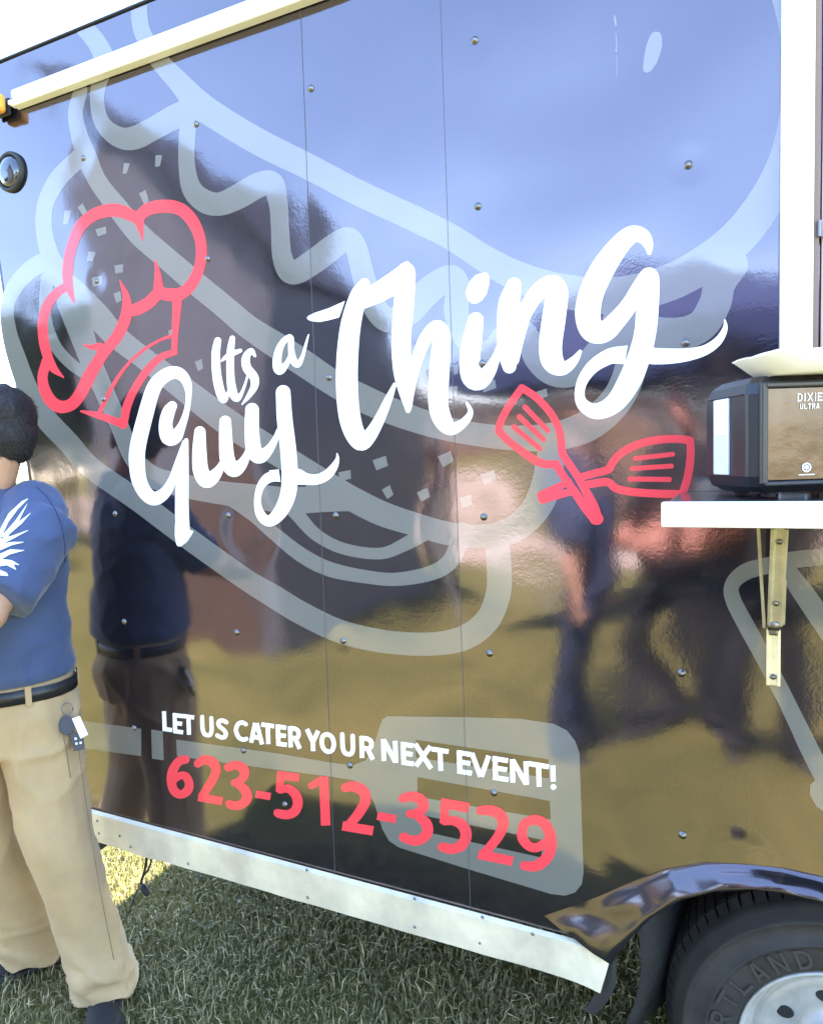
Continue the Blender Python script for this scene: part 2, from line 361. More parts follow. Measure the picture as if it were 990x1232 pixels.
# wheel
RT = .400; wc = Vector((archC[0]+.030, .045, archC[1]-.062))
wheel = empty('wheel', wc); wheel.parent = truck; wheel.scale = (.86, 1, .86); wheel['label'] = 'rear wheel with black tyre and silver steel rim'
def rev(name, prof, m, seg=96): bm = bmesh.new(); add_revolve(bm, prof, (0, 0, 0), seg=seg); return obj(name, bm, m, wheel, True)
tp = [(.222, .025), (.232, .004), (.245, -.006), (.262, -.009), (.29, -.011), (.301, -.011), (.303, -.015), (.307, -.015), (.309, -.011), (.335, -.010), (.352, -.006), (.354, -.010), (.358, -.010), (.361, -.004), (.378, .012), (.390, .024), (.391, .040), (RT-.010, .06), (RT-.008, .13), (RT-.010, .20), (.385, .235), (.30, .25), (.22, .23)]
tyre = rev('tyre', tp, M_rubber)
tb = bmesh.new()                                        # tread blocks on the shoulder and crown
for k in range(72):
    a0 = 2*math.pi*k/72; a1 = a0+2*math.pi/72*.80
    for (ra, ya, rb, yb) in ((.384, .0175, RT+.006, .055), (RT+.006, .066, RT+.009, .12), (RT+.009, .132, RT+.007, .19)):
        vs = []
        for rr, yy in ((ra, ya), (rb, yb)):
            for a in (a0, a1): vs.append((rr*math.cos(a), yy, rr*math.sin(a)))
        ins = []
        for rr, yy in ((ra-.010, ya+.004), (rb-.012, yb)):
            for a in (a0, a1): ins.append((rr*math.cos(a), yy, rr*math.sin(a)))
        o = [tb.verts.new(p) for p in vs]; q = [tb.verts.new(p) for p in ins]
        tb.faces.new((o[0], o[1], o[3], o[2]))
        for i, j in ((0, 1), (1, 3), (3, 2), (2, 0)): tb.faces.new((o[i], o[j], q[j], q[i]))
obj('tread_block', tb, M_rubber, wheel)['kind'] = 'stuff'
rp = [(.228, .012), (.232, .004), (.229, -.002), (.222, .000), (.216, .012), (.205, .030), (.196, .045), (.190, .040), (.183, .034), (.168, .036), (.120, .048), (.098, .044), (.090, .020), (.070, -.005), (.045, -.012), (.001, -.012)]
rim = rev('rim', rp, M_rim)
for k in range(8):
    a = 2*math.pi*(k+.35)/8; bm = bmesh.new()
    ring = [[(.143*math.cos(a)+rr*math.cos(q), yy, .143*math.sin(a)+rr*.82*math.sin(q)) for q in [i*2*math.pi/16 for i in range(16)]] for rr, yy in ((.0005, .0385), (.019, .0385), (.0205, .040))]
    add_loft(bm, ring, False); obj('hand_hole', bm, M_dark, wheel)
for k in range(8):
    a = 2*math.pi*k/8; bm = bmesh.new(); add_cyl(bm, (.078*math.cos(a), -.018, .078*math.sin(a)), (.078*math.cos(a), .02, .078*math.sin(a)), .012, seg=6); obj('lug_nut', bm, M_steel, wheel)

# ---------------- stroke graphics: signed distance field -> outline -> sheet
def catmull(pts, step):
    P = [np.array(p, float) for p in pts]; P = [2*P[0]-P[1]]+P+[2*P[-1]-P[-2]]; out = []
    for i in range(1, len(P)-2):
        n = max(2, int(np.hypot(*(P[i+1]-P[i])[:2])/step))
        for k in range(n):
            t = k/n; out.append(.5*((2*P[i])+(-P[i-1]+P[i+1])*t+(2*P[i-1]-5*P[i]+4*P[i+1]-P[i+2])*t*t+(-P[i-1]+3*P[i]-3*P[i+1]+P[i+2])*t**3))
    out.append(P[-2]); return out
class Field:
    def __init__(s, x0, y0, x1, y1, res):
        s.x0, s.y0, s.res = x0, y0, res; s.nx = int((x1-x0)/res)+2; s.ny = int((y1-y0)/res)+2
        s.f = np.full((s.ny, s.nx), 9.0, np.float32)
    def sub(s, xa, ya, xb, yb, m):
        i0 = max(0, int((xa-m-s.x0)/s.res)); i1 = min(s.nx, int((xb+m-s.x0)/s.res)+2); j0 = max(0, int((ya-m-s.y0)/s.res)); j1 = min(s.ny, int((yb+m-s.y0)/s.res)+2)
        X, Y = np.meshgrid(s.x0+np.arange(i0, i1)*s.res, s.y0+np.arange(j0, j1)*s.res); return (slice(j0, j1), slice(i0, i1)), X, Y
    def seg(s, a, b):
        r = max(a[2], b[2])/2+1.5; sl, X, Y = s.sub(min(a[0], b[0]), min(a[1], b[1]), max(a[0], b[0]), max(a[1], b[1]), r)
        if X.size == 0: return
        dx, dy = b[0]-a[0], b[1]-a[1]; L = dx*dx+dy*dy+1e-9; t = np.clip(((X-a[0])*dx+(Y-a[1])*dy)/L, 0, 1)
        d = np.hypot(X-a[0]-t*dx, Y-a[1]-t*dy)-(a[2]+(b[2]-a[2])*t)/2; s.f[sl] = np.minimum(s.f[sl], d)
    def butt(s, a, b, wd):
        sl, X, Y = s.sub(min(a[0], b[0]), min(a[1], b[1]), max(a[0], b[0]), max(a[1], b[1]), wd+1.5)
        dx, dy = b[0]-a[0], b[1]-a[1]; L = math.hypot(dx, dy); dx /= L; dy /= L
        u = (X-(a[0]+b[0])/2)*dx+(Y-(a[1]+b[1])/2)*dy; v = -(X-(a[0]+b[0])/2)*dy+(Y-(a[1]+b[1])/2)*dx
        s.f[sl] = np.minimum(s.f[sl], np.maximum(np.abs(u)-L/2, np.abs(v)-wd/2))
    def poly(s, pts, hole=False):
        P = np.array(pts, float); sl, X, Y = s.sub(P[:, 0].min(), P[:, 1].min(), P[:, 0].max(), P[:, 1].max(), 2)
        d = np.full(X.shape, 99.); ins = np.zeros(X.shape, bool)
        for a, c in zip(P, np.roll(P, -1, 0)):
            e = c-a; t = np.clip(((X-a[0])*e[0]+(Y-a[1])*e[1])/(e@e+1e-9), 0, 1); d = np.minimum(d, np.hypot(X-a[0]-t*e[0], Y-a[1]-t*e[1]))
            if a[1] != c[1]: ins ^= ((a[1] > Y) != (c[1] > Y)) & (X < (c[0]-a[0])*(Y-a[1])/(c[1]-a[1])+a[0])
        d = np.where(ins, -d, d)
        s.f[sl] = np.maximum(s.f[sl], -d) if hole else np.minimum(s.f[sl], d)
    def loops(s, tol=.06):
        f = s.f; f[0, :] = f[-1, :] = 9; f[:, 0] = f[:, -1] = 9
        neg = f < 0; q = neg[:-1, :-1]*1+neg[:-1, 1:]*2+neg[1:, 1:]*4+neg[1:, :-1]*8
        js, is_ = np.nonzero((q > 0) & (q < 15)); nxt = {}
        T = {1: [(3, 0)], 2: [(0, 1)], 3: [(3, 1)], 4: [(1, 2)], 5: [(3, 0), (1, 2)], 6: [(0, 2)], 7: [(3, 2)], 8: [(2, 3)], 9: [(2, 0)], 10: [(0, 1), (2, 3)], 11: [(2, 1)], 12: [(1, 3)], 13: [(1, 0)], 14: [(0, 3)]}
        def key(i, j, e): return ((i, j, 0), (i+1, j, 1), (i, j+1, 0), (i, j, 1))[e]
        for j, i in zip(js.tolist(), is_.tolist()):
            for a, c in T[int(q[j, i])]: nxt[key(i, j, a)] = key(i, j, c)
        def pos(k):
            i, j, h = k
            if h == 0: a, c = f[j, i], f[j, i+1]; t = a/(a-c); return (s.x0+(i+t)*s.res, s.y0+j*s.res)
            a, c = f[j, i], f[j+1, i]; t = a/(a-c); return (s.x0+i*s.res, s.y0+(j+t)*s.res)
        out = []
        while nxt:
            k0, k = nxt.popitem(); lp = [k0]
            while k != k0 and k in nxt: lp.append(k); k = nxt.pop(k)
            P = np.array([pos(k) for k in lp])
            if len(P) < 6: continue
            keep = np.zeros(len(P), bool); m = len(P)//2; keep[0] = keep[m] = True; st = [(0, m), (m, len(P))]
            PP = np.vstack([P, P[:1]])
            while st:
                a, c = st.pop()
                if c-a < 2: continue
                e = PP[c]-PP[a]; L = np.hypot(*e)+1e-9; w_ = PP[a+1:c]-PP[a]; dd = np.abs(e[0]*w_[:, 1]-e[1]*w_[:, 0])/L
                k = int(dd.argmax())
                if dd[k] > tol: keep[a+1+k] = True; st += [(a, a+1+k), (a+1+k, c)]
            Q = P[keep]
            if len(Q) >= 3: out.append(Q)
        return out
    def inside(s, x, y):
        i = (x-s.x0)/s.res; j = (y-s.y0)/s.res; i0 = int(min(max(i, 0), s.nx-2)); j0 = int(min(max(j, 0), s.ny-2)); a, c = i-i0, j-j0; f = s.f
        return (f[j0, i0]*(1-a)+f[j0, i0+1]*a)*(1-c)+(f[j0+1, i0]*(1-a)+f[j0+1, i0+1]*a)*c < 0
    def mesh(s, fn, tol=.06):
        vs, es = [], []
        for Q in s.loops(tol):
            b0 = len(vs); vs += [Vector((float(x), float(y))) for x, y in Q]; es += [(b0+k, b0+(k+1) % len(Q)) for k in range(len(Q))]
        V, _, F, *_r = delaunay_2d_cdt(vs, es, [], 0, 1e-5)
        F = [f for f in F if s.inside(sum(V[i].x for i in f)/3, sum(V[i].y for i in f)/3)]
        me = bpy.data.meshes.new('sheet'); me.from_pydata([fn(v.x, v.y) for v in V], [], F); me.validate(); return me
def on_side(off): return lambda x, y: (lambda p: (p[0], -off, p[1]))(W(x, y))
def draw(name, items, m, off, label=None, res=.4, fn=None, parent=truck, tol=.06):
    """items: ('s', tile, pts) round stroke | ('b', tile, a, b, w) square-ended bar | ('p'/'h', tile, pts) area / hole"""
    segs = []; xs, ys = [], []
    for it in items:
        (tx, ty, sc) = it[1]
        if it[0] == 's':
            P = catmull([(tx+x/sc, ty+y/sc, wd/sc) for x, y, wd in it[2]], 2.5); segs.append(('s', P)); xs += [p[0] for p in P]; ys += [p[1] for p in P]
        elif it[0] == 'b':
            a = (tx+it[2][0]/sc, ty+it[2][1]/sc); c = (tx+it[3][0]/sc, ty+it[3][1]/sc); segs.append(('b', a, c, it[4]/sc)); xs += [a[0], c[0]]; ys += [a[1], c[1]]
        else:
            P = [(tx+x/sc, ty+y/sc) for x, y in it[2]]; segs.append((it[0], P)); xs += [p[0] for p in P]; ys += [p[1] for p in P]
    F = Field(min(xs)-25, min(ys)-25, max(xs)+25, max(ys)+25, res)
    for s_ in segs:
        if s_[0] == 's':
            for a, c in zip(s_[1], s_[1][1:]): F.seg(a, c)
        elif s_[0] == 'b': F.butt(*s_[1:])
    for s_ in segs:
        if s_[0] == 'p': F.poly(s_[1])
    for s_ in segs:
        if s_[0] == 'h': F.poly(s_[1], True)
    me = F.mesh(fn if fn else on_side(off), tol); o = link(name, me, m, parent)
    # face the street side
    return tag(o, label)
PX = (0, 0, 1); TA = (140, 390, 3.536); TB = (360, 300, 4.125); TC = (540, 260, 2.829); TD = (590, 450, 3.96); TE = (40, 230, 4.25); TF = (185, 845, 3.96); TG = (430, 860, 3.808)
Z8 = (330, 820, 2.991); Z3 = (660, 0, 3)
def s(t, *p): return ('s', t, p)

# burger line art
burger = [
 s(PX,(165,-14,20),(167,6,20),(171,37,20),(190,70,22),(215,98,26),(240,125,32),(267,144,32),(300,164,32),(330,180,32),(373,201,31),(430,231,31),(497,262,31),(543,285,31),(580,309,32),(620,331,36),(670,348,40),(730,356,44),(790,345,44),(840,322,44),(888,285,44),(925,235,42),(950,180,42),(962,110,42),(960,50,40),(945,-15,38)),
 s(PX,(97,108,17),(91,135,18),(95,160,20),(104,187,24),(118,218,22),(142,250,25),(168,282,27),(200,310,27),(235,340,28),(268,367,28),(300,394,29),(340,420,32),(370,440,32),(400,460,31),(430,476,33),(470,494,32),(520,511,30),(570,522,28),(620,527,30),(665,525,34),(705,513,38),(737,487,38),(755,455,38),(760,420,38),(750,380,40)),
 s(PX,(92,20,22),(103,34,22),(118,53,23),(126,75,24),(119,100,19),(117,123,17),(123,147,19),(140,163,24),(160,166,28),(187,153,28),(213,139,30),(240,130,33)),
 s(PX,(228,140,20),(225,167,20),(225,200,20),(231,227,24),(247,242,28),(265,245,28),(287,236,30),(312,222,30),(328,221,28),(335,245,23),(337,275,22),(340,310,24),(352,328,28),(378,314,30),(402,296,30),(418,286,26),(428,296,26),(437,330,27),(447,362,28),(465,384,30),(490,378,30),(508,357,34),(527,341,32),(544,335,32),(551,350,30),(549,373,30),(555,397,28),(570,420,26),(590,422,26),(606,405,28),(622,395,28),(635,405,28),(645,432,28),(665,450,28),(690,450,28),(712,430,28),(735,400,30)),
 ('p',PX,[(226,120),(246,128),(238,146),(222,160)]),
 s(PX,(95,190,22),(70,215,22),(55,245,20),(53,275,20),(60,305,22),(75,335,26),(92,352,28),(118,380,30),(139,404,28),(172,430,26),(205,455,28),(232,476,30),(267,503,32),(300,525,32),(335,546,30),(370,568,30),(420,598,30),(460,618,30),(500,631,28),(540,642,28),(580,645,28),(615,638,32),(640,618,34),(655,590,36),(662,555,34),(665,530,34)),
 s(PX,(60,312,24),(40,322,22),(20,342,20),(9,368,17),(11,398,18),(20,430,22),(35,470,24),(55,503,26),(83,533,26),(110,563,26),(167,603,26),(220,643,26),(267,677,26),(300,700,26),(330,718,28),(363,738,28),(410,760,28),(463,772,28),(517,775,28),(557,768,30),(585,748,30),(598,720,30),(601,693,30),(598,650,30)),
 s(PX,(57,335,16),(54,370,14),(58,395,14),(68,418,14),(85,437,14),(103,450,14),(118,462,16)),
 s(PX,(85,362,34),(98,400,30),(108,430,26),(120,458,24),(143,510,22),(160,550,22),(185,574,26),(215,583,28),(260,592,28),(310,598,30),(350,602,32),(390,600,32),(420,600,30)),
 s(PX,(340,600,18),(357,618,17),(380,643,15),(413,660,14),(457,666,14),(487,655,16),(512,640,20)),
 s(PX,(275,600,14),(305,621,14),(330,642,16),(363,668,18),(397,685,18),(440,694,16),(477,697,16),(517,690,18),(540,677,20),(552,655,22),(556,640,24)),
 s(PX,(880,318,40),(866,340,38),(860,365,38),(843,392,38),(812,402,40),(775,398,40),(745,385,40)),
]
burger.append(('h',PX,[(-20,-60),(-20,84),(0,75.5),(90,39),(186,1),(186,-60)]))
burger.append(('p',Z3,[(385,112),(400,115),(408,128),(410,160),(402,195),(390,228),(370,255),(353,262),(342,256),(340,240),(345,200),(352,165),(362,135),(372,118)]))
for x, y, w_, h_, a in [(151,203,7,13,-.25),(190,194,8,14,-.15),(174,238,9,15,.35),(80,262,8,17,-.22),(100,253,8,13,.5),(122,279,13,9,.15),(109,309,9,12,-.3),(143,324,11,10,.0),(117,339,13,11,.1),(142,358,9,12,.2),(205,402,5,9,0),(240,440,9,12,.2),
    (415,573,15,11,.1),(458,558,17,13,.25),(467,593,11,13,.4),(510,596,14,12,.3),(537,553,17,14,.35),(588,575,18,13,.3),(561,604,15,13,.2),(548,445,7,12,0),(545,472,11,13,0),(588,465,18,11,.2),(652,475,14,10,.2)]:
    q = [(-w_/2, -h_/2), (w_/2, -h_/2-1.5), (w_/2-.5, h_/2-2), (-w_/2+1.5, h_/2)]
    ca, sa = math.cos(a), math.sin(a)
    burger.append(('p', PX, [(x+u*ca+v*sa, y-u*sa+v*ca) for u, v in q]))
draw('burger_graphic', burger, M_grey, .0003, 'large pale grey burger line drawing with sesame seeds', res=.5)
# spatula silhouette at the bottom
draw('spatula_graphic', [
 ('p',PX,[(90,866),(170,877),(170,910),(90,899)]), ('p',PX,[(182,878),(196,880),(197,915),(183,913)]),
 ('p',PX,[(212,890),(330,906),(400,918),(425,921),(440,915),(449,900),(457,874),(460,866),(466,862),(561,863),(627,865),(666,871),(682,879),(692,892),(697,906),(702,1050),(700,1064),(692,1074),(680,1078),(663,1076),(563,1046),(480,1020),(468,1012),(460,998),(450,966),(440,948),(425,939),(400,935),(330,926),(213,910)]),
 ('h',TG,[(268,115),(875,205),(878,292),(268,196)]), ('h',TG,[(275,286),(882,396),(885,480),(275,376)]), ('h',TG,[(300,462),(850,574),(842,655),(300,535)])], M_grey, .0003, 'pale grey turner silhouette behind the phone number', res=.4)
draw('utensil_graphic', [s(PX,(1010,668,21),(950,674,20),(925,680,20),(897,688,20),(881,703,18),(882,722,19),(900,757,20),(925,803,20),(950,852,20),(975,904,22),(1005,962,22)),
 s(PX,(948,688,22),(975,726,26),(1010,778,26)), ('p',PX,[(1010,928),(985,935),(975,944),(974,956),(982,970),(995,980),(1010,985)])], M_grey, .0003, 'pale grey utensil outline under the counter')
# chef hat
draw('chef_hat_graphic', [
 s(TE,(560,248,6),(552,205,24),(545,165,44),(540,135,54),(590,90,64),(680,75,66),(760,95,64),(820,160,62),(855,250,56),(858,350,56),(830,440,56),(780,508,60),(720,530,66),(650,515,60),(640,470,45),(636,410,28),(623,350,5)),
 s(TE,(545,150,50),(500,122,60),(440,98,66),(380,98,66),(310,120,62),(245,175,58),(205,260,54),(182,350,52),(176,440,52),(190,510,36),(211,570,6)),
 s(TE,(180,480,45),(120,520,46),(75,580,50),(50,660,50),(53,750,52),(70,830,50),(100,900,44),(157,953,5)),
 s(TE,(68,870,50),(48,960,52),(75,1050,60),(130,1100,64),(195,1090,62),(245,1030,64),(285,950,66),(325,880,60),(370,815,56),(430,740,58),(468,660,60),(480,600,52),(474,530,34),(444,455,5)),
 s(TE,(258,785,4),(300,797,26),(345,795,40),(350,835,54)),
 s(TE,(475,615,50),(530,603,62),(590,570,62),(640,520,60)),
 s(TE,(738,545,50),(732,640,42),(725,740,34),(722,822,30)),
 s(TE,(705,740,16),(640,765,14),(560,815,16),(480,890,16),(410,990,20),(340,1130,22)),
 s(TE,(725,822,30),(650,850,36),(580,920,40),(520,1010,40),(480,1100,44),(462,1195,40)),
 s(TE,(247,1125,12),(330,1145,34),(400,1168,38),(460,1192,44))], M_red, .0006, 'red chef hat outline', res=.3)
# crossed spatulas
draw('crossed_spatulas_graphic', [
 s(TD,(150,66,36),(215,108,36),(275,170,36),(312,228,36),(332,285,36),(338,345,38),(345,385,38)),
 s(TD,(150,66,36),(90,150,36),(48,230,36),(40,272,36)), s(TD,(40,272,36),(90,322,36),(160,375,38),(215,412,40),(265,430,38),(312,428,38)),
 s(TD,(312,428,40),(350,490,38),(400,560,40),(455,640,44),(500,698,38)), s(TD,(345,385,38),(410,480,38),(450,550,40),(490,625,44),(518,690,34)),
 s(TD,(500,690,56),(510,690,56)),
 s(TD,(165,157,25),(272,268,25)), s(TD,(138,203,25),(253,312,25)), s(TD,(112,252,25),(235,355,25)),
 s(TD,(950,316,38),(880,308,38),(780,316,38),(690,340,38),(620,380,38),(580,425,38),(560,455,38),(500,472,36),(425,492,36)),
 s(TD,(950,316,38),(954,380,38),(942,480,38),(915,570,38)), s(TD,(915,572,38),(800,570,38),(680,562,38),(600,545,38),(560,515,38),(500,520,38),(440,530,36)),
 s(TD,(375,512,30),(245,578,44)), s(TD,(400,560,28),(320,575,40),(250,596,44)),
 s(TD,(690,402,23),(868,382,23)), s(TD,(675,450,23),(862,438,23)), s(TD,(665,500,24),(852,502,24))], M_red, .0006, 'red crossed spatulas outline', res=.3)
# script lettering
draw('script_lettering', [
 s(TA,(432,70,30),(424,120,36),(426,200,38),(438,270,40),(456,318,36),(472,300,16),(486,262,8)),
 s(TA,(494,60,24),(486,120,32),(486,220,34),(496,290,38),(514,316,28),(535,290,14),(550,250,10),(562,205,8)),
 s(TA,(448,155,8),(470,138,20),(500,122,22),(528,112,16)),
 s(TA,(590,134,12),(574,112,22),(552,142,34),(556,185,38),(586,225,38),(588,262,32),(564,305,20),(535,341,5))], M_white, .0006, 'white brush script reading Its', res=.25)
draw('script_lettering', [s(TA,(744,66,24),(738,55,26),(712,72,26),(692,110,32),(684,160,38),(694,194,42),(722,172,24),(742,126,14),(752,80,12)),
 s(TA,(744,62,24),(744,105,26),(752,150,32),(772,170,28),(792,138,16),(808,80,11),(818,44,5))], M_white, .0006, 'white brush script letter a', res=.25)
draw('script_lettering', [
 s(TA,(238,348,42),(222,375,54),(210,430,58),(222,480,66),(250,478,60),(275,440,38),(297,380,26),(308,310,24),(302,252,38),(278,216,48),(243,205,54),(200,224,58),(158,275,62),(118,410,66),(92,520,68),(88,590,68),(98,665,64),(128,722,60),(165,742,58),(208,716,48),(240,660,36),(265,580,26),(290,500,16)),
 s(TA,(298,494,18),(290,580,36),(281,680,54),(279,780,58),(282,862,60)), ('p',TA,[(250,850),(249,900),(255,935),(262,945),(275,946),(302,925),(320,898),(329,880),(313,876),(310,850)]),
 s(TA,(356,458,48),(354,540,60),(359,620,66),(382,662,68),(412,650,56),(440,615,36),(458,575,20)),
 s(TA,(464,414,50),(466,500,58),(474,580,64),(500,618,64),(532,598,48),(556,555,30),(568,510,20)),
 s(TA,(578,364,58),(577,460,62),(587,540,66),(612,562,60),(648,535,40),(676,490,26),(692,450,20)),
 s(TA,(710,290,62),(716,400,66),(732,540,68),(738,660,68),(726,740,66),(692,806,58),(650,838,46),(615,812,40),(601,755,30),(612,695,32),(640,658,42),(672,645,46)),
 ('p',TA,[(650,622),(691,618),(699,670),(660,668)]),
 s(TA,(745,640,50),(770,648,66),(805,658,50),(850,661,44),(895,642,42),(926,607,32),(941,572,15),(939,550,5))], M_white, .0006, 'white brush script reading Guy', res=.3)
draw('script_lettering', [
 ('p',TB,[(38,338),(48,328),(75,315),(150,290),(227,255),(212,300),(198,337),(150,350),(100,360),(62,356),(44,348)]),
 s(TB,(325,168,52),(292,235,84),(255,380,100),(238,560,107),(240,740,108),(260,870,104),(302,952,90),(345,930,70),(395,850,54),(440,750,40),(474,670,18)),
 ('p',TB,[(300,200),(357,178),(450,115),(522,62),(540,58),(560,78),(578,118),(575,200),(566,280),(470,230),(400,265),(320,295)]),
 s(TB,(530,110,90),(522,240,100),(509,400,97),(507,520,94),(514,620,86),(529,700,72),(540,770,44),(540,800,24)),
 s(TB,(542,760,40),(562,640,48),(590,530,58),(630,440,66),(680,388,74),(708,420,84),(703,500,94),(696,600,100),(690,760,98),(712,845,92),(752,888,68),(800,872,48),(838,835,36),(850,800,24),(832,762,14)),
 ('p',TB,[(912,115),(932,116),(944,135),(945,165),(930,220),(905,255),(880,268),(858,268),(838,252),(828,225),(828,205),(845,160),(875,127)]),
 s(TC,(92,353,52),(80,420,66),(71,490,70),(80,548,72),(107,558,62),(138,525,46),(160,480,28),(172,440,16)),
 s(TC,(222,234,50),(206,300,74),(200,400,72),(203,470,66),(206,512,46)), s(TC,(222,490,34),(238,410,40),(258,330,50),(300,262,56),(345,232,62),(368,255,74),(357,350,80),(346,440,78),(354,495,74),(388,518,46),(425,492,30),(447,460,12)),
 s(TC,(682,125,14),(679,98,32),(660,68,50),(622,62,58),(575,105,70),(520,185,82),(484,265,84),(473,335,86),(488,388,80),(530,392,72),(575,350,62),(615,300,56),(650,240,52),(683,205,60),(677,290,76),(669,390,74),(650,470,76),(615,560,78),(565,635,66),(505,664,54),(460,645,42),(445,610,34),(455,560,36),(490,512,44),(540,480,52),(572,472,56)),
 ('p',TC,[(560,446),(608,440),(598,504),(560,500)]),
 s(TC,(670,470,60),(700,476,56),(760,476,51),(820,470,42),(875,454,34),(917,423,28),(940,382,17),(939,354,6))], M_white, .0006, 'white brush script reading Thing with an apostrophe dash', res=.3)
# phone number
draw('phone_number_lettering', [
 s(TF,(152,273,40),(120,282,42),(92,325,46),(84,375,44),(98,422,44),(128,440,40),(160,424,44),(170,390,42),(154,354,40),(125,350,36),(100,372,30)),
 s(TF,(210,293,38),(242,274,44),(282,288,48),(298,322,46),(282,368,44),(250,418,42),(228,450,34)), ('b',TF,(212,452),(329,472),40),
 s(TF,(355,310,40),(388,300,42),(425,315,48),(432,345,46),(412,375,38),(384,384,34)), s(TF,(398,388,34),(436,420,48),(444,460,48),(412,490,44),(375,492,42),(360,484,38)),
 ('b',TF,(486,437),(557,450),36),
 ('b',TF,(588,346),(694,360),40), ('b',TF,(606,332),(600,428),38), s(TF,(602,420,32),(640,412,40),(674,438,46),(687,480,48),(672,520,46),(638,536,44),(600,532,42),(590,528,38)),
 ('b',TF,(810,355),(820,588),46), s(TF,(752,398,34),(800,370,36)),
 s(Z8,(256,382,32),(285,378,38),(320,395,40),(328,430,38),(302,478,36),(270,515,32)), ('b',Z8,(245,520),(356,538),34), ('b',Z8,(371,484),(438,496),30),
 s(TG,(208,384,40),(245,374,44),(288,388,50),(304,418,48),(280,448,42),(240,455,36)), s(TG,(270,460,38),(314,498,50),(320,542,50),(282,576,46),(240,574,44),(212,562,42)),
 ('b',TG,(382,404),(512,427),46), ('b',TG,(404,392),(396,498),40), s(TG,(398,490,34),(442,486,44),(484,510,50),(498,555,52),(478,598,50),(435,616,46),(400,610,44),(388,606,40)),
 s(TG,(565,440,42),(605,438,48),(652,458,52),(668,502,50),(645,558,46),(602,612,42),(576,636,34)), ('b',TG,(554,640),(712,672),44),
 s(TG,(754,535,44),(768,498,44),(815,482,46),(858,502,48),(882,550,50),(888,602,50),(868,655,52),(828,690,50),(790,696,44),(764,692,40)), s(TG,(754,535,44),(758,570,46),(788,604,42),(826,608,42),(866,584,40))],
 M_red, .0006, 'red phone number reading 623-512-3529', res=.25)
# slogan in plain capitals: bars and arcs in unit boxes
GL = {'L': [('b',(.17,0),(.17,1)),('b',(0,.09),(1,.09))], 'E': [('b',(.17,0),(.17,1)),('b',(0,.09),(1,.09)),('b',(0,.91),(1,.91)),('b',(0,.51),(.92,.51))], 'T': [('b',(0,.91),(1,.91)),('b',(.5,0),(.5,1))],
 'U': [('s',(.15,.96),(.15,.38),(.27,.13),(.5,.08),(.73,.13),(.85,.38),(.85,.96))], 'S': [('s',(.9,.86),(.62,.92),(.3,.87),(.2,.72),(.36,.57),(.66,.46),(.83,.29),(.7,.11),(.4,.07),(.08,.14))],
 'C': [('s',(.97,.86),(.72,.92),(.38,.83),(.17,.5),(.38,.16),(.72,.08),(.98,.14))], 'A': [('b',(.13,0),(.45,1)),('b',(.87,0),(.55,1)),('b',(.25,.3),(.75,.3))],
 'R': [('b',(.16,0),(.16,1)),('s',(.16,.92),(.55,.92),(.77,.83),(.8,.7),(.74,.55),(.55,.47),(.16,.47)),('b',(.5,.5),(.86,0))], 'Y': [('b',(.12,1),(.5,.42)),('b',(.88,1),(.5,.42)),('b',(.5,0),(.5,.48))],
 'O': [('s',(.5,.91),(.24,.8),(.14,.5),(.24,.2),(.5,.08),(.76,.2),(.86,.5),(.76,.8),(.5,.91))], 'N': [('b',(.14,0),(.14,1)),('b',(.86,0),(.86,1)),('b',(.16,.97),(.84,.03))], 'X': [('b',(.12,1),(.88,0)),('b',(.88,1),(.12,0))],
 'V': [('b',(.12,1),(.48,.03)),('b',(.88,1),(.52,.03))], '!': [('b',(.5,.33),(.5,1)),('s',(.5,.1),(.5,.101))],
 'D': [('b',(.16,0),(.16,1)),('s',(.16,.92),(.5,.91),(.78,.75),(.86,.5),(.78,.25),(.5,.09),(.16,.08))], 'I': [('b',(.5,0),(.5,1))], 'H': [('b',(.15,0),(.15,1)),('b',(.85,0),(.85,1)),('b',(.1,.5),(.9,.5))]}
def glyph(ch, f, wd):                                   # f maps unit (u, v) to the drawing plane
    out = []
    for g_ in GL[ch]:
        P = [f(*p) for p in g_[1:]]
        if g_[0] == 'b': out.append(('b', PX, P[0], P[1], wd))
        else: out.append(('s', PX, [(*p, wd if ch != '!' else wd*1.15) for p in P]))
    return out
slog = []
for ch, tl, l, r_, tp_ in [('L',TF,42,86,42),('E',TF,92,138,52),('T',TF,138,193,57),('U',TF,222,284,65),('S',TF,296,352,75),('C',TF,380,440,83),('A',TF,452,523,94),('T',TF,513,574,97),('E',TF,583,632,106),('R',TF,640,702,114),('Y',TF,722,792,127),('O',TF,788,868,137),('U',TF,888,958,148),
    ('R',TG,8,78,97),('N',TG,108,184,110),('E',TG,200,256,125),('X',TG,254,346,132),('T',TG,340,418,148),('E',TG,455,522,163),('V',TG,512,614,174),('E',TG,618,690,190),('N',TG,697,784,202),('T',TG,782,877,214),('!',TG,876,914,230)]:
    x0_ = tl[0]+l/tl[2]; x1_ = tl[0]+r_/tl[2]; y0_ = tl[1]+tp_/tl[2]; k = (x0_-195)/475; h_ = 23.6+5.2*k; sl_ = .135+.03*k
    slog += glyph(ch, lambda u, v: (x0_+u*(x1_-x0_)+(1-v)*.8, y0_+u*(x1_-x0_)*sl_+(1-v)*h_), 5.0+1.1*k)
draw('slogan_lettering', slog, M_white, .0006, 'white capitals reading LET US CATER YOUR NEXT EVENT!', res=.2)

draw('drip_mark', [s(PX,(739,18,1.4),(740,24,2.6),(741,31,1.2)), s(PX,(741,40,.8),(742,58,1.2)), s(PX,(741,59,2),(741.5,62,1.2)), s(PX,(742,66,.7),(742,92,.7))], M_grey, .0003, 'faint dried white drip marks', res=.2)
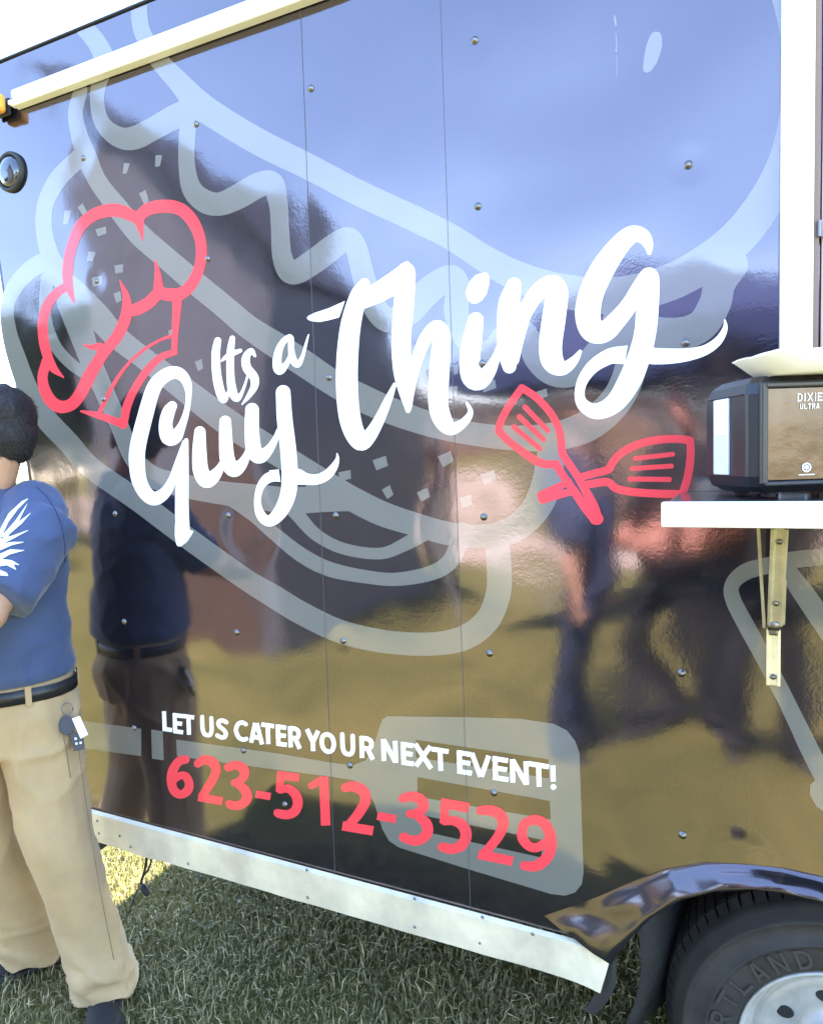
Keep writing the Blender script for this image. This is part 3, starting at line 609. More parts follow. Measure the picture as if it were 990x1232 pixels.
# raised tyre lettering
M_letter = mat('tyre_lettering', (.044, .041, .038), .62)
tl_items = []
word = 'HEARTLAND'
def tyre_fn(x, y): return (x, -.0145, y)
tf = []
for i, ch in enumerate(word):
    a = math.radians(205-12*i); c_, s_ = math.cos(a), math.sin(a)
    r0_ = .250; hh = .046; ww = .040
    def f(u, v, a=a):
        rr = r0_+v*hh; q = a-(u-.5)*ww/(r0_+hh/2)
        return (rr*math.cos(q)*1000, rr*math.sin(q)*1000)
    tf += glyph(ch, f, 7.0)
draw('tyre_lettering', tf, M_letter, 0, None, res=.8, fn=lambda x, y: (x/1000, -.0145, y/1000), parent=wheel, tol=.2)

# ---------------- truck fittings
# awning rail
ra, rb = W(23, 112), W(330, -2); RZ = (W(30,116)[1]+W(320,9)[1])/2
rx0 = W(23, 113)[0]; bm = bmesh.new()
prof = [(-.004, .045), (-.030, .042), (-.034, .030), (-.034, .004), (-.026, .000), (-.026, -.006), (-.038, -.010), (-.040, -.028), (-.034, -.036), (-.004, -.038)]
RZ -= .010; add_loft(bm, [[(x, y*.8, RZ+z*.62) for y, z in prof] for x in (rx0, XR)])
obj('awning_rail', bm, M_wpaint, truck, bevel=.0015)
bm = bmesh.new(); add_loft(bm, [[(x, y*1.0, RZ+z*.7) for y, z in [(-.008, -.008), (-.030, -.006), (-.030, -.022), (-.008, -.026)]] for x in (rx0-.012, rx0+.001)]); obj('rail_end_cap', bm, M_wpaint, truck)
# amber clearance lamp
c = at(0, 129, -.02); bm = bmesh.new()
add_box(bm, (c.x, -.012, c.z), (.070, .010, .050)); lamp = obj('clearance_lamp', bm, M_dark, truck, bevel=.008)
bm = bmesh.new(); add_box(bm, (c.x, -.040, c.z), (.075, .034, .055)); obj('amber_lens', bm, M_amber, lamp, bevel=.012)
# round dark marker light
c = at(3, 203, -.03); mk = bmesh.new(); add_revolve(mk, [(.001, -.020), (.022, -.019), (.038, -.016), (.046, -.010), (.048, -.001)], (c.x, 0, c.z), seg=40); rl = obj('round_vent', mk, M_lens, truck, True)
mk = bmesh.new(); add_revolve(mk, [(.047, -.001), (.049, -.012), (.054, -.014), (.059, -.010), (.060, -.001)], (c.x, 0, c.z), seg=40); obj('bezel_ring', mk, M_dark, rl, True)
# service window frame (white post) and the tan jamb beside it
pl, pr = at(939, 250, -.03).x, at(978, 250, -.03).x
zc = at(800, 603, -.32).z
bm = bmesh.new(); add_box(bm, ((pl+pr)/2, -.014, (zc+3.0)/2), (pr-pl, .034, 3.0-zc)); add_box(bm, (pr-.004, -.034, (zc+3.0)/2), (.010, .010, 3.0-zc))
win = empty('service_window'); win.parent = truck
obj('window_frame', bm, M_wpaint, win, bevel=.004)
bm = bmesh.new(); add_box(bm, (pr+.005, -.012, (zc+3.0)/2), (.011, .028, 3.0-zc)); obj('window_seal', bm, mat('brown_seal', (.22, .15, .11), .5), win)
bm = bmesh.new(); add_box(bm, (pr+.46, -.008, (zc+3.0)/2), (.89, .02, 3.0-zc)); obj('window_shutter', bm, M_beige, win)
hz = at(985, 282, -.02); bm = bmesh.new(); add_cyl(bm, (hz.x, -.03, hz.z-.006), (hz.x, -.03, hz.z+.022), .004); add_box(bm, (hz.x+.01, -.022, hz.z), (.03, .006, .012)); obj('hinge', bm, M_steel, win)
# counter shelf
YC = -.32; cl = at(800, 603, YC); cb = at(850, 634, YC); zt_ = at(900, 603, YC).z; zb_ = zt_-(zt_-at(900, 634.5, YC).z)
bm = bmesh.new(); add_box(bm, ((cl.x+1.6)/2, (YC-.003)/2, (zt_+zb_)/2-.001), (1.6-cl.x, -YC-.006, zt_-zb_-.004)); shelf = obj('counter_shelf', bm, mat('counter_wall_reflection', (.06, .06, .065), .15), truck, bevel=.002)  # dark base colour stands in for the black wall mirrored in a pale top
bm = bmesh.new(); add_box(bm, ((cl.x+1.6)/2, YC-.006, (zt_+zb_)/2), (1.6-cl.x+.01, .014, zt_-zb_)); obj('edge_trim', bm, M_wpaint, shelf, bevel=.003)
# folding bracket
br = empty('shelf_bracket'); br.parent = truck
def chan(p0, p1, wd, dp, m=M_zinc, nm='arm'):
    p0, p1 = Vector(p0), Vector(p1); d = (p1-p0).normalized(); sx = Vector((1, 0, 0)); n = sx.cross(d).normalized()
    if n.y > 0: n = -n
    prof = [(-wd/2, 0), (-wd/2, dp), (-wd/2+.004, dp+.001), (-wd*.18, dp*.8), (wd*.18, dp*.8), (wd/2-.004, dp+.001), (wd/2, dp), (wd/2, 0)]
    bm = bmesh.new(); add_loft(bm, [[p+sx*a+n*c for a, c in prof] for p in (p0, p1)]); return obj(nm, bm, m, br)
bx = W(930, 780)[0]; zlow = W(930, 822)[1]; zmid = W(930, 755)[1]
chan((bx, -.001, zlow), (bx, -.001, zmid+.0), .024, .016, nm='wall_bracket')
bm = bmesh.new(); add_cyl(bm, (bx-.010, -.022, zmid+.012), (bx+.010, -.022, zmid+.012), .013, seg=20); obj('pivot', bm, M_steel, br, True)
bm = bmesh.new(); add_box(bm, (bx, -.014, zmid+.004), (.017, .02, .03)); obj('pivot_plate', bm, M_steel, br, bevel=.004)
ytop = -.20; ztop_ = zb_-.004
def toward(z, y):  # keep the strut in the plane of the bracket
    return (bx+.002, y, z)
chan(toward(zmid+.02, -.016), toward(ztop_, ytop), .026, .016, nm='strut')
bm = bmesh.new(); add_tube(bm, [(bx-.016, -.02, zmid+.004), (bx-.030, -.16, ztop_)], .0028, 8); add_box(bm, (bx-.031, -.165, ztop_-.003), (.018, .03, .008)); obj('brace_rod', bm, M_zinc, br)
bm = bmesh.new(); add_tube(bm, [(bx+.017, -.02, zmid+.012), (bx+.015, -.11, (zmid+ztop_)/2)], .0022, 6); obj('side_rod', bm, M_zinc, br)
screw((bx, -.015, W(930, 812)[1]), .0045, parent=br)
for k in (.25, .88):
    p = Vector(toward(zmid+.02, -.016)).lerp(Vector(toward(ztop_, ytop)), k); screw((p.x, p.y-.0145, p.z-.008), .0045, parent=br)
# loose cable with plug hanging under the skirt
bm = bmesh.new(); cb_ = [at(*p, .06) for p in [(177,1022),(176,1036),(174,1048),(170,1060),(169,1066)]]
add_tube(bm, cb_, .004); add_tube(bm, [at(*p, .06) for p in [(180,1027),(182,1038),(178,1047),(172,1056),(169,1064)]], .0032)
cab = obj('loose_cable', bm, M_dark, truck, True)
bm = bmesh.new(); a, c_ = at(170, 1064, .06), at(178, 1077, .055); add_tube(bm, [a, a.lerp(c_, .3), a.lerp(c_, .85), c_], [.006, .012, .011, .007], 10); obj('plug', bm, M_dark, cab, True)
bm = bmesh.new(); add_tube(bm, [at(*p, .06) for p in [(168,1066),(163,1076),(159,1088),(155,1099)]], .0025); obj('cable_tail', bm, M_flap, cab, True)
bm = bmesh.new(); c = at(122, 1018, .1); add_box(bm, (c.x-.055, .16, c.z-.002), (.10, .2, .028)); obj('bumper_bracket', bm, M_rubber, truck)

# ------------------------------------------------------------------ napkin dispenser on the counter
ndz = zt_+.001
nc = at(903, 597, -.285); nd = empty('napkin_dispenser', (nc.x, nc.y, ndz), R(27))
tag(nd, 'black napkin dispenser with a smoky metal front standing on the shelf', 'napkin dispenser')
# local: near corner at origin, front face along +x, side face along +y (left side)
Wd, Dp, Hh = .27, .170, .196
bm = bmesh.new(); prof = []
for z, ins in ((.008, .020), (.018, .006), (.035, 0), (.165, 0), (.182, .006), (.193, .020), (Hh, .036)):
    prof.append([(x, y, z) for x, y in [(ins+.014, ins), (Wd-ins-.014, ins), (Wd-ins, ins+.014), (Wd-ins, Dp-ins-.014), (Wd-ins-.014, Dp-ins), (ins+.014, Dp-ins), (ins, Dp-ins-.014), (ins, ins+.014)]])
add_loft(bm, prof); obj('housing', bm, M_black_pl, nd, bevel=.003)
bm = bmesh.new(); add_box(bm, (Wd/2+.004, -.002, .100), (Wd-.034, .006, .146)); obj('front_panel', bm, M_mirror, nd, bevel=.002)
bm = bmesh.new()
for x0b, x1b_, z0b, z1b in ((.012, .024, .022, .182), (Wd-.018, Wd-.006, .022, .182)): add_box(bm, ((x0b+x1b_)/2, -.004, (z0b+z1b)/2), (x1b_-x0b, .010, z1b-z0b))
add_box(bm, (Wd/2+.003, -.004, .177), (Wd-.03, .012, .010)); add_box(bm, (Wd/2+.003, -.004, .023), (Wd-.03, .012, .008))
obj('front_bezel', bm, M_black_pl, nd, bevel=.003)
bm = bmesh.new(); add_box(bm, (-.0015, .095, .100), (.005, .052, .128)); obj('napkin_window', bm, M_clear, nd, bevel=.002)
bm = bmesh.new(); add_box(bm, (-.0040, .095, .132), (.002, .040, .058)); obj('napkin_stack', bm, M_paper, nd, bevel=.0008)
bm = bmesh.new(); add_box(bm, (.0, Dp/2, .166), (.004, Dp-.05, .003)); obj('lid_seam', bm, M_black_pl, nd, bevel=.002)
for x in (.05, Wd-.05):
    for y in (.04, Dp-.04): bm = bmesh.new(); add_cyl(bm, (x, y, 0), (x, y, .012), .011, .013, 14); obj('foot', bm, M_dark, nd)
lg = []
for i, ch in enumerate('DIXIE'):
    wds = [7.4, 2.8, 8.2, 2.8, 6.6]; x_ = sum(wds[:i])+i*1.3
    lg += glyph(ch, lambda u, v: (x_+u*wds[i], v*9.6), 1.15)
for i, ch in enumerate('ULTRA'): lg += glyph(ch, lambda u, v: (3.6+i*5.3+u*4.3, -8.6+v*6.0), .8)
o = draw('logo_lettering', lg, M_logo, 0, 'white lettering reading DIXIE ULTRA', res=.12, fn=lambda x, y: (.070+x*.00122, -.0060, .1500+y*.00135), parent=nd, tol=.03)
def badge(cx, cz, r, axis):
    items = [('s', PX, [(r*math.cos(k*.5236), r*math.sin(k*.5236), r*.32) for k in range(13)]), ('s', PX, [(-r*.45, r*.25, r*.26), (r*.45, r*.25, r*.26)]), ('s', PX, [(-r*.5, -r*.15, r*.26), (r*.5, -r*.15, r*.26)]), ('s', PX, [(0, -r*.5, r*.3), (0, r*.5, r*.3)]),
             ('s', PX, [(-r*1.9, -r*1.75, r*.22), (r*1.9, -r*1.75, r*.22)])]
    return draw('logo_badge', items, M_logo, 0, None, res=.15, fn=(lambda x, y: (cx+x*.001, -.0060, cz+y*.001)) if axis == 'x' else (lambda x, y: (-.0056, cx-x*.001, cz+y*.001)), parent=nd, tol=.04)
badge(.086, .047, 6.4, 'x'); badge(.095, .056, 4.0, 'y')
# paper boat tray on top of it
pt = empty('paper_food_tray', (nc.x, nc.y, ndz+Hh), R(20)); tag(pt, 'white paper food boat tray lying on top of the napkin dispenser', 'paper tray')
pt.location = (nc.x+.145, nc.y+.085, ndz+Hh-.004)
def tray_ring(hx, hy, z, tip): 
    r_ = []
    for k in range(24):
        a = 2*math.pi*k/24; x = hx*max(-1, min(1, 1.25*math.cos(a))); y = hy*max(-1, min(1, 1.25*math.sin(a)))
        r_.append((x, y, z+tip*(abs(x)/hx)**3*.0+.004*noise.noise(Vector((x*20, y*20, z*20)))))
    return r_
bm = bmesh.new(); add_loft(bm, [tray_ring(.13, .07, .001, 0), tray_ring(.160, .092, .029, 0), tray_ring(.164, .094, .032, 0), tray_ring(.158, .090, .031, 0), tray_ring(.128, .068, .004, 0)]); obj('tray_shell', bm, M_paper, pt, True)

# ------------------------------------------------------------------ people
def sphere_pts(bm, c, r, seg=12, rings=8, M=None):
    bmesh.ops.create_uvsphere(bm, u_segments=seg, v_segments=rings, radius=1, matrix=Matrix.Translation(c) @ (M if M else Matrix.Identity(4)) @ Matrix.Diagonal((*((r, r, r) if not hasattr(r, '__len__') else r), 1)))
def cap(bm, p0, p1, r0_, r1_, seg=14):
    p0, p1 = Vector(p0), Vector(p1); d = p1-p0; L = d.length; d.normalize(); a = d.orthogonal().normalized(); b = d.cross(a); rings = []
    for k in range(4):
        q = math.pi/2*(1-(k+.15)/4.15); rings.append((p0-d*r0_*math.sin(q), r0_*math.cos(q)))
    for k in range(5): rings.append((p0+d*L*k/4, r0_+(r1_-r0_)*k/4))
    for k in range(4):
        q = math.pi/2*(k+1)/4.15; rings.append((p1+d*r1_*math.sin(q), r1_*math.cos(q)))
    add_loft(bm, [[c+(a*math.cos(2*math.pi*i/seg)+b*math.sin(2*math.pi*i/seg))*r for i in range(seg)] for c, r in rings])
def ellr(c, rx, ry, n=28, sq=1.0): return [(c[0]+rx*math.copysign(abs(math.cos(2*math.pi*k/n))**sq, math.cos(2*math.pi*k/n)), c[1]+ry*math.copysign(abs(math.sin(2*math.pi*k/n))**sq, math.sin(2*math.pi*k/n)), c[2]) for k in range(n)]
def blob(name, bm, m, parent, voxel=.012, sm=6, wrinkle=None):
    me = bpy.data.meshes.new(name); bmesh.ops.recalc_face_normals(bm, faces=bm.faces); bm.to_mesh(me); bm.free()
    o = bpy.data.objects.new(name, me); COL.objects.link(o)
    md = o.modifiers.new('r', 'REMESH'); md.mode = 'VOXEL'; md.voxel_size = voxel
    if sm: s_ = o.modifiers.new('s', 'SMOOTH'); s_.factor = .5; s_.iterations = sm
    dg = bpy.context.evaluated_depsgraph_get(); dg.update(); ne = bpy.data.meshes.new_from_object(o.evaluated_get(dg)); o.modifiers.clear()
    o.data = ne; bpy.data.meshes.remove(me); ne.name = name
    if wrinkle:
        n = len(ne.vertices); co = np.empty(n*3); ne.vertices.foreach_get('co', co); no = np.empty(n*3); ne.vertices.foreach_get('normal', no); co = co.reshape(-1, 3); no = no.reshape(-1, 3)
        dv = np.array([wrinkle(Vector(c)) for c in co]); ne.vertices.foreach_set('co', (co+no*dv[:, None]).reshape(-1)); ne.update()
    ne.materials.clear(); ne.materials.append(m); ne.polygons.foreach_set('use_smooth', [True]*len(ne.polygons)); o.parent = parent; return o
STAND = dict(head=(0, -.02, 1.655), look=0, shL=(.185, .0, 1.43), elL=(.25, .03, 1.14), wrL=(.26, -.05, .90), shR=(-.185, .0, 1.43), elR=(-.25, .03, 1.14), wrR=(-.26, -.05, .90),
    hipL=(.10, 0, .93), knL=(.115, -.02, .50), anL=(.12, .02, .085), hipR=(-.10, 0, .93), knR=(-.115, -.02, .50), anR=(-.12, .02, .085), toeL=(.3, -1), toeR=(-.3, -1), girth=1.0)
def person(label, loc, rz, cols, pose=None, scale=1, vox=.012, group=None, short=False, hairlen=0, sleeve=.62):
    J = dict(STAND); J.update(pose or {}); V = {k: Vector(v) if hasattr(v, '__len__') and len(v) == 3 else v for k, v in J.items()}; g = V['girth']
    root = empty('person', loc, rz); root.scale = (scale,)*3; tag(root, label, 'person', group)
    skin, shirt_m, pants_m, hair_m, shoe_m = cols
    # body: one continuous surface
    bm = bmesh.new(); H = V['head']; HM = Matrix.Rotation(V['look'], 4, 'Z'); hp = lambda x, y, z: H+HM @ Vector((x, y, z))
    sphere_pts(bm, hp(0, .012, .03), (.076, .094, .092), 20, 14, HM); sphere_pts(bm, hp(0, -.018, -.045), (.058, .070, .070), 16, 12, HM); sphere_pts(bm, hp(0, -.045, -.088), (.034, .034, .026), 12, 8, HM)
    cap(bm, hp(0, -.088, .018), hp(0, -.106, -.018), .010, .015); sphere_pts(bm, hp(.012, -.094, -.024), .010); sphere_pts(bm, hp(-.012, -.094, -.024), .010)
    cap(bm, hp(-.020, -.082, -.055), hp(.020, -.082, -.055), .008, .008); cap(bm, hp(-.018, -.079, -.066), hp(.018, -.079, -.066), .009, .009)
    for sx in (-1, 1):
        cap(bm, hp(sx*.048, -.074, .030), hp(sx*.016, -.085, .028), .010, .010)
        sphere_pts(bm, hp(sx*.078, .012, -.012), (.012, .022, .033), 10, 8, HM)
    nk = Vector((0, .015, 1.46)); cap(bm, nk, hp(0, .018, -.06), .060*g**.5, .056)
    add_loft(bm, [ellr((0, 0, .90), .15*g, .10*g), ellr((0, 0, 1.05), .15*g, .10*g), ellr((0, .0, 1.25), .165*g, .105*g), ellr((0, .0, 1.40), .150*g, .085*g), ellr((0, .01, 1.47), .10*g, .065)])
    for sd in 'LR':
        sh, el, wr = V['sh'+sd], V['el'+sd], V['wr'+sd]
        cap(bm, sh+(el-sh)*.12+Vector((-.012*(1 if sd == 'L' else -1), 0, -.012)), el, .044*g, .042*g); cap(bm, el, wr, .045*g, .028)
        f = (wr-el).normalized(); hint = Vector((0, -1, 0)) if abs(f.y) < .8 else Vector((0, 0, 1)); sx = 1 if sd == 'L' else -1
        hv = J.get('hand'+sd); side = (Vector(hv) if hv else hint); side = (side-f*side.dot(f)).normalized(); pn = f.cross(side)*sx
        pc = wr+f*.045; M = Matrix((side, pn, f)).transposed().to_4x4(); sphere_pts(bm, pc, (.040, .016, .050), 12, 8, M); cap(bm, wr, wr+f*.03, .026, .027)
        for i, (o_, L_) in enumerate(((.027, .070), (.009, .080), (-.009, .075), (-.026, .058))):
            a = wr+f*.082+side*o_; c1 = a+f*L_*.5+pn*.006; c2 = c1+(f*.8+pn*.6)*L_*.5; cap(bm, wr+f*.06+side*o_*.9, a, .010, .0095, 8); cap(bm, a, c1, .0095, .009, 8); cap(bm, c1, c2, .009, .0075, 8)
        a = wr+f*.03+side*.030; c1 = a+f*.028+side*.030+pn*.006; cap(bm, a, c1, .013, .011, 8); cap(bm, c1, c1+f*.03+side*.008+pn*.01, .0105, .009, 8)
        hi, kn, an = V['hip'+sd], V['kn'+sd], V['an'+sd]; cap(bm, hi, kn, .085*g, .056*g); cap(bm, kn, an, .055*g, .037)
    body = blob('body', bm, skin, root, min(vox, .007) if vox < .011 else vox, 3)
    if vox < .013:
        for sx in (-1, 1):
            e = bmesh.new(); sphere_pts(e, hp(sx*.031, -.073, .010), .0125, 12, 10); ey = obj('eye', e, M_eye, root, True)
    # shirt
    def rid(c): return (1-abs(noise.noise(c))*2.2)
    def cloth(c):                                       # soft sag plus sharp drag lines running up to the shoulders
        a = noise.noise(Vector((c.x*6, c.y*6, c.z*3.2))); d = Vector((c.x*5+c.z*5.5, c.y*7, c.z*4.2-c.x*6)); r_ = max(0, rid(d)); q = Vector((c.x*8-c.z*6, c.y*8+3, c.z*7))
        return (.006*a+.006*r_*r_*r_+.004*max(0, rid(q))**3)*min(1, max(.0, (c.z-.97)/.04))
    def twill(c):
        low = max(0, 1-c.z/.30); up_ = max(0, min(1, (c.z-.62)/.25))
        v_ = max(0, rid(Vector((c.x*7.5, c.y*7.5+2, c.z*2.0))))**3; h_ = max(0, rid(Vector((c.x*5, c.y*5, c.z*13+c.x*7))))**2; d_ = max(0, rid(Vector((c.x*6+c.z*4, c.y*6-c.z*3, c.z*5))))**3
        return (.010*noise.noise(Vector((c.x*5, c.y*5, c.z*3)))+.010*v_+.017*low*h_+.010*d_*(.4+up_))*min(1, max(0, (.925-c.z)/.05))
    def fold(k, sc): return lambda c: k*(noise.noise(Vector((c.x*sc, c.y*sc, c.z*sc*.55)))+.5*noise.noise(Vector((c.x*sc*2.3+5, c.y*sc*2.3, c.z*sc*1.2))))
    bm = bmesh.new(); bl = -.025*(g > 1.1)
    add_loft(bm, [ellr((0, bl, .90), .150*g, .100*g), ellr((0, bl, .968), .168*g, .116*g), ellr((0, bl, .979), .197*g, .146*g), ellr((0, bl, 1.0), .198*g, .147*g), ellr((0, bl, 1.06), .192*g, .143*g), ellr((0, bl*.5, 1.18), .188*g, .130*g), ellr((0, 0, 1.30), .195*g, .125*g), ellr((0, .005, 1.39), .195*g, .108*g), ellr((0, .01, 1.45), .150*g, .082*g), ellr((0, .015, 1.49), .078*g, .068*g)])
    for sd in 'LR':
        sh, el = V['sh'+sd], V['el'+sd]; a = sh+Vector((-.045 if sd == 'L' else .045, 0, .0)); cap(bm, a+Vector((0, 0, .004)), sh+(el-sh)*.30, .077*g, .080*g)
        add_loft(bm, [[Vector(p) for p in ring] for ring in tube_rings(sh+(el-sh)*.1, sh+(el-sh)*sleeve, .078*g, .080*g)])
    shirt = blob('shirt', bm, shirt_m, root, vox, 4, cloth)
    # trousers
    bm = bmesh.new(); add_loft(bm, [ellr((0, 0, .78), .17*g, .125*g), ellr((0, .005, .86), .185*g, .135*g), ellr((0, bl, .93), .185*g, .131*g), ellr((0, bl, .976), .185*g, .132*g)])
    for sd in 'LR':
        hi, kn, an = V['hip'+sd], V['kn'+sd], V['an'+sd]
        if short: cap(bm, hi, hi.lerp(kn, .85), .110*g, .095*g)
        else:
            cap(bm, hi, kn, .106*g, .077*g); d = (an-kn); cap(bm, kn, kn+d*.80, .077*g, .071*g)
            add_loft(bm, [[Vector(p) for p in ring] for ring in tube_rings(kn+d*.6, kn+d*1.10+Vector((0, 0, -.012)), .072*g, .080*g)])
            e = kn+d*.90; tq = Vector((*J['toe'+sd], 0)).normalized(); sphere_pts(bm, e+tq*.022, (.074*g, .078*g, .045))
    pants = blob('trousers' if not short else 'shorts', bm, pants_m, root, vox, 4, twill)
    if not short:                                       # square off the hems
        n_ = len(pants.data.vertices); co = np.empty(n_*3); pants.data.vertices.foreach_get('co', co); co = co.reshape(-1, 3)
        hz_ = .050+.010*np.sin(co[:, 0]*37+co[:, 1]*29); co[:, 2] = np.where(co[:, 2] < hz_, hz_+(co[:, 2]-hz_)*.04, co[:, 2]); pants.data.vertices.foreach_set('co', co.reshape(-1)); pants.data.update()
    # shoes
    for sd in 'LR':
        an = V['an'+sd]; tq = Vector((*J['toe'+sd], 0)).normalized(); sq = Vector((-tq.y, tq.x, 0)); bm = bmesh.new(); rings = []
        for k, (t_, wd, hh) in enumerate([(-.085, .020, .03), (-.075, .034, .072), (-.04, .038, .085), (.02, .040, .082), (.07, .044, .066), (.13, .048, .052), (.175, .040, .042), (.20, .018, .026)]):
            c = Vector((an.x, an.y, 0))+tq*t_
            rings.append([c+sq*(wd*math.cos(q))+Vector((0, 0, max(.004, hh*.5+hh*.5*math.sin(q)))) for q in [2*math.pi*i/16 for i in range(16)]])
        add_loft(bm, rings)
        for t_ in (.028, .050, .072, .094):
            c = Vector((an.x, an.y, 0))+tq*t_; hh = .083-(t_-.02)*.34; add_tube(bm, [c+sq*w_+Vector((0, 0, hh-abs(w_)*.32)) for w_ in (-.026, -.013, 0, .013, .026)], .0038, 6)
        sh_ = obj('shoe', bm, shoe_m, root, True)
        bm = bmesh.new(); rings = []
        for t_, wd in ((-.09, .02), (-.075, .038), (0, .042), (.07, .048), (.13, .052), (.18, .043), (.208, .02)):
            c = Vector((an.x, an.y, 0))+tq*t_; rings.append([c+sq*wd+Vector((0, 0, .001)), c+sq*wd+Vector((0, 0, .020)), c-sq*wd+Vector((0, 0, .020)), c-sq*wd+Vector((0, 0, .001))])
        add_loft(bm, rings); obj('sole', bm, M_sole, sh_)
    # hair
    bm = bmesh.new()
    sphere_pts(bm, hp(0, .022, .045), (.083, .096, .090), 20, 14, HM); sphere_pts(bm, hp(0, .045, .0), (.076, .072, .075), 16, 12, HM); sphere_pts(bm, hp(0, .052, -.042), (.060, .052, .045), 14, 10, HM)
    sphere_pts(bm, hp(0, -.045, .092), (.062, .050, .034), 14, 10, HM)
    if hairlen: cap(bm, hp(0, .05, 0), hp(0, .075, -hairlen), .075, .055)
    hr = blob('hair', bm, hair_m, root, vox, 2, lambda c: .004*noise.noise(c*55)+.005*noise.noise(c*22))
    return root, J, dict(body=body, shirt=shirt, pants=pants, hair=hr)
def tube_rings(p0, p1, r0_, r1_, n=18):
    p0, p1 = Vector(p0), Vector(p1); d = (p1-p0).normalized(); a = d.orthogonal().normalized(); b = d.cross(a)
    return [[c+(a*math.cos(2*math.pi*i/n)+b*math.sin(2*math.pi*i/n))*r for i in range(n)] for c, r in ((p0, r0_), (p0.lerp(p1, .5), (r0_+r1_)/2), (p1, r1_))]
M_eye = mat('eye_white', (.7, .68, .65), .1)
M_sole = mat('shoe_sole', (.06, .06, .07), .6)
def skin_m(name, c): 
    m = mat(name, c, .48, vary=.07, vscale=14, bump=.0006, bscale=160); b = m.node_tree.nodes['Principled BSDF']; b.inputs['Subsurface Weight'].default_value = .08; b.inputs['Subsurface Radius'].default_value = (.01, .004, .002); return m
SK1 = skin_m('skin_warm', (.52, .30, .19)); SK2 = skin_m('skin_ruddy', (.50, .22, .15))
M_polo = mat('blue_polo', (.042, .066, .145), .75, sheen=.25, vary=.10, vscale=10, bump=.0012, bscale=45)
M_khaki = mat('khaki_twill', (.40, .285, .150), .85, sheen=.15, vary=.08, vscale=9, bump=.0014, bscale=38)
M_hair = mat('black_hair', (.012, .010, .010), .6, bump=.004, bscale=120)
M_shoe = mat('dark_shoe', (.015, .014, .015), .75, bump=.001, bscale=60)
MX, MY = -1.905, -.268
man, MJ, MP = person('man in blue polo shirt and khaki trousers standing at the left end of the truck', (MX, MY, 0), R(32), (SK1, M_polo, M_khaki, M_hair, M_shoe),
    dict(head=(.05, -.02, 1.655), look=R(-84), elL=(.10, -.23, 1.20), wrL=(-.15, -.25, 1.22), elR=(-.24, -.12, 1.18), wrR=(.0, -.30, 1.15), handL=(0, 0, 1), handR=(0, 0, 1),
         knL=(.155, -.05, .50), anL=(.245, -.025, .085), toeL=(.25, -1), knR=(-.075, .03, .50), anR=(-.02, .165, .085), toeR=(-1, -.35), girth=1.08), vox=.0085, sleeve=.86)
bpy.context.view_layer.update()
def bvh(o):
    dg = bpy.context.evaluated_depsgraph_get(); me = o.data; mw = o.matrix_world
    return BVHTree.FromPolygons([mw @ v.co for v in me.vertices], [p.vertices for p in me.polygons])
bsh, bpa, bha = bvh(MP['shirt']), bvh(MP['pants']), bvh(MP['hair'])
def cast(tree, px, py, off=.003):
    d = ray(px, py).normalized(); h = tree.ray_cast(CAM, d)
    return None if h[0] is None else h[0]+(CAM-h[0]).normalized()*off
# hair strands
def strands():
    me = MP['hair'].data; mw = MP['hair'].matrix_world; bm = bmesh.new(); vs = me.vertices; k = 0
    for i in range(2600):
        v = vs[random.randrange(len(vs))]; p = v.co; n = v.normal
        tdir = (Vector((0, .3, -1))+Vector((random.gauss(0, .5), random.gauss(0, .5), random.gauss(0, .4)))); tdir = (tdir-n*tdir.dot(n)).normalized()
        s_ = n.cross(tdir).normalized()*.0012; e = p+tdir*random.uniform(.012, .026)+n*random.uniform(.002, .008)
        bm.faces.new([bm.verts.new(p-s_-n*.001), bm.verts.new(p+s_-n*.001), bm.verts.new(e)])
    o = obj('hair_strands', bm, M_hair, man); o['kind'] = 'stuff'
strands()
# belt, buckle, belt loops
M_belt = mat('black_leather', (.016, .016, .018), .35, bump=.0006, bscale=80)
def waist(z, off, n=64, a0=0, a1=2*math.pi):
    out = []; mw = MP['pants'].matrix_world; c0 = mw @ Vector((0, -.02, z))
    for k in range(n):
        a = a0+(a1-a0)*k/(n-1 if a1-a0 < 6.28 else n); d = mw.to_3x3() @ Vector((math.cos(a), math.sin(a), 0)); best = 0
        for tr in (bpa, bsh):
            h = tr.ray_cast(c0+d*.6, -d)
            if h[0] is not None: best = max(best, .6-h[3])
        out.append((mw.inverted() @ (c0+d*(best+off))))
    return out
def belt_band(z0, z1, off, th, **kw):
    lo, hi = waist((z0+z1)/2, off, **kw), None
    return lo
bz = .948
ring = waist(bz, .002); ring_o = waist(bz, .0055)
bm = bmesh.new(); n = len(ring); vr = []
for p, q in zip(ring, ring_o):
    vr.append([bm.verts.new((p.x, p.y, bz-.019)), bm.verts.new((q.x, q.y, bz-.019)), bm.verts.new((q.x, q.y, bz+.019)), bm.verts.new((p.x, p.y, bz+.019))])
for i in range(n):
    a, c = vr[i], vr[(i+1) % n]
    for k in range(4): bm.faces.new((a[k], a[(k+1) % 4], c[(k+1) % 4], c[k]))
belt = obj('belt', bm, M_belt, man, True)
def belt_piece(name, ang, hw, hh, th, m):
    arc = waist(bz, .006, n=7, a0=ang-hw, a1=ang+hw); arc2 = waist(bz, .006+th, n=7, a0=ang-hw, a1=ang+hw); bm = bmesh.new(); rings = []
    for p, q in zip(arc, arc2): rings.append([(p.x, p.y, bz-hh), (q.x, q.y, bz-hh), (q.x, q.y, bz+hh), (p.x, p.y, bz+hh)])
    add_loft(bm, rings); return obj(name, bm, m, belt if name == 'buckle' else MP['pants'])
belt_piece('buckle', R(-90), R(13), .022, .004, mat('brass_buckle', (.55, .48, .28), .3, .8))
for a in (-35, 20, 90, 150, -140): belt_piece('belt_loop', R(a), R(2.2), .027, .003, M_khaki)
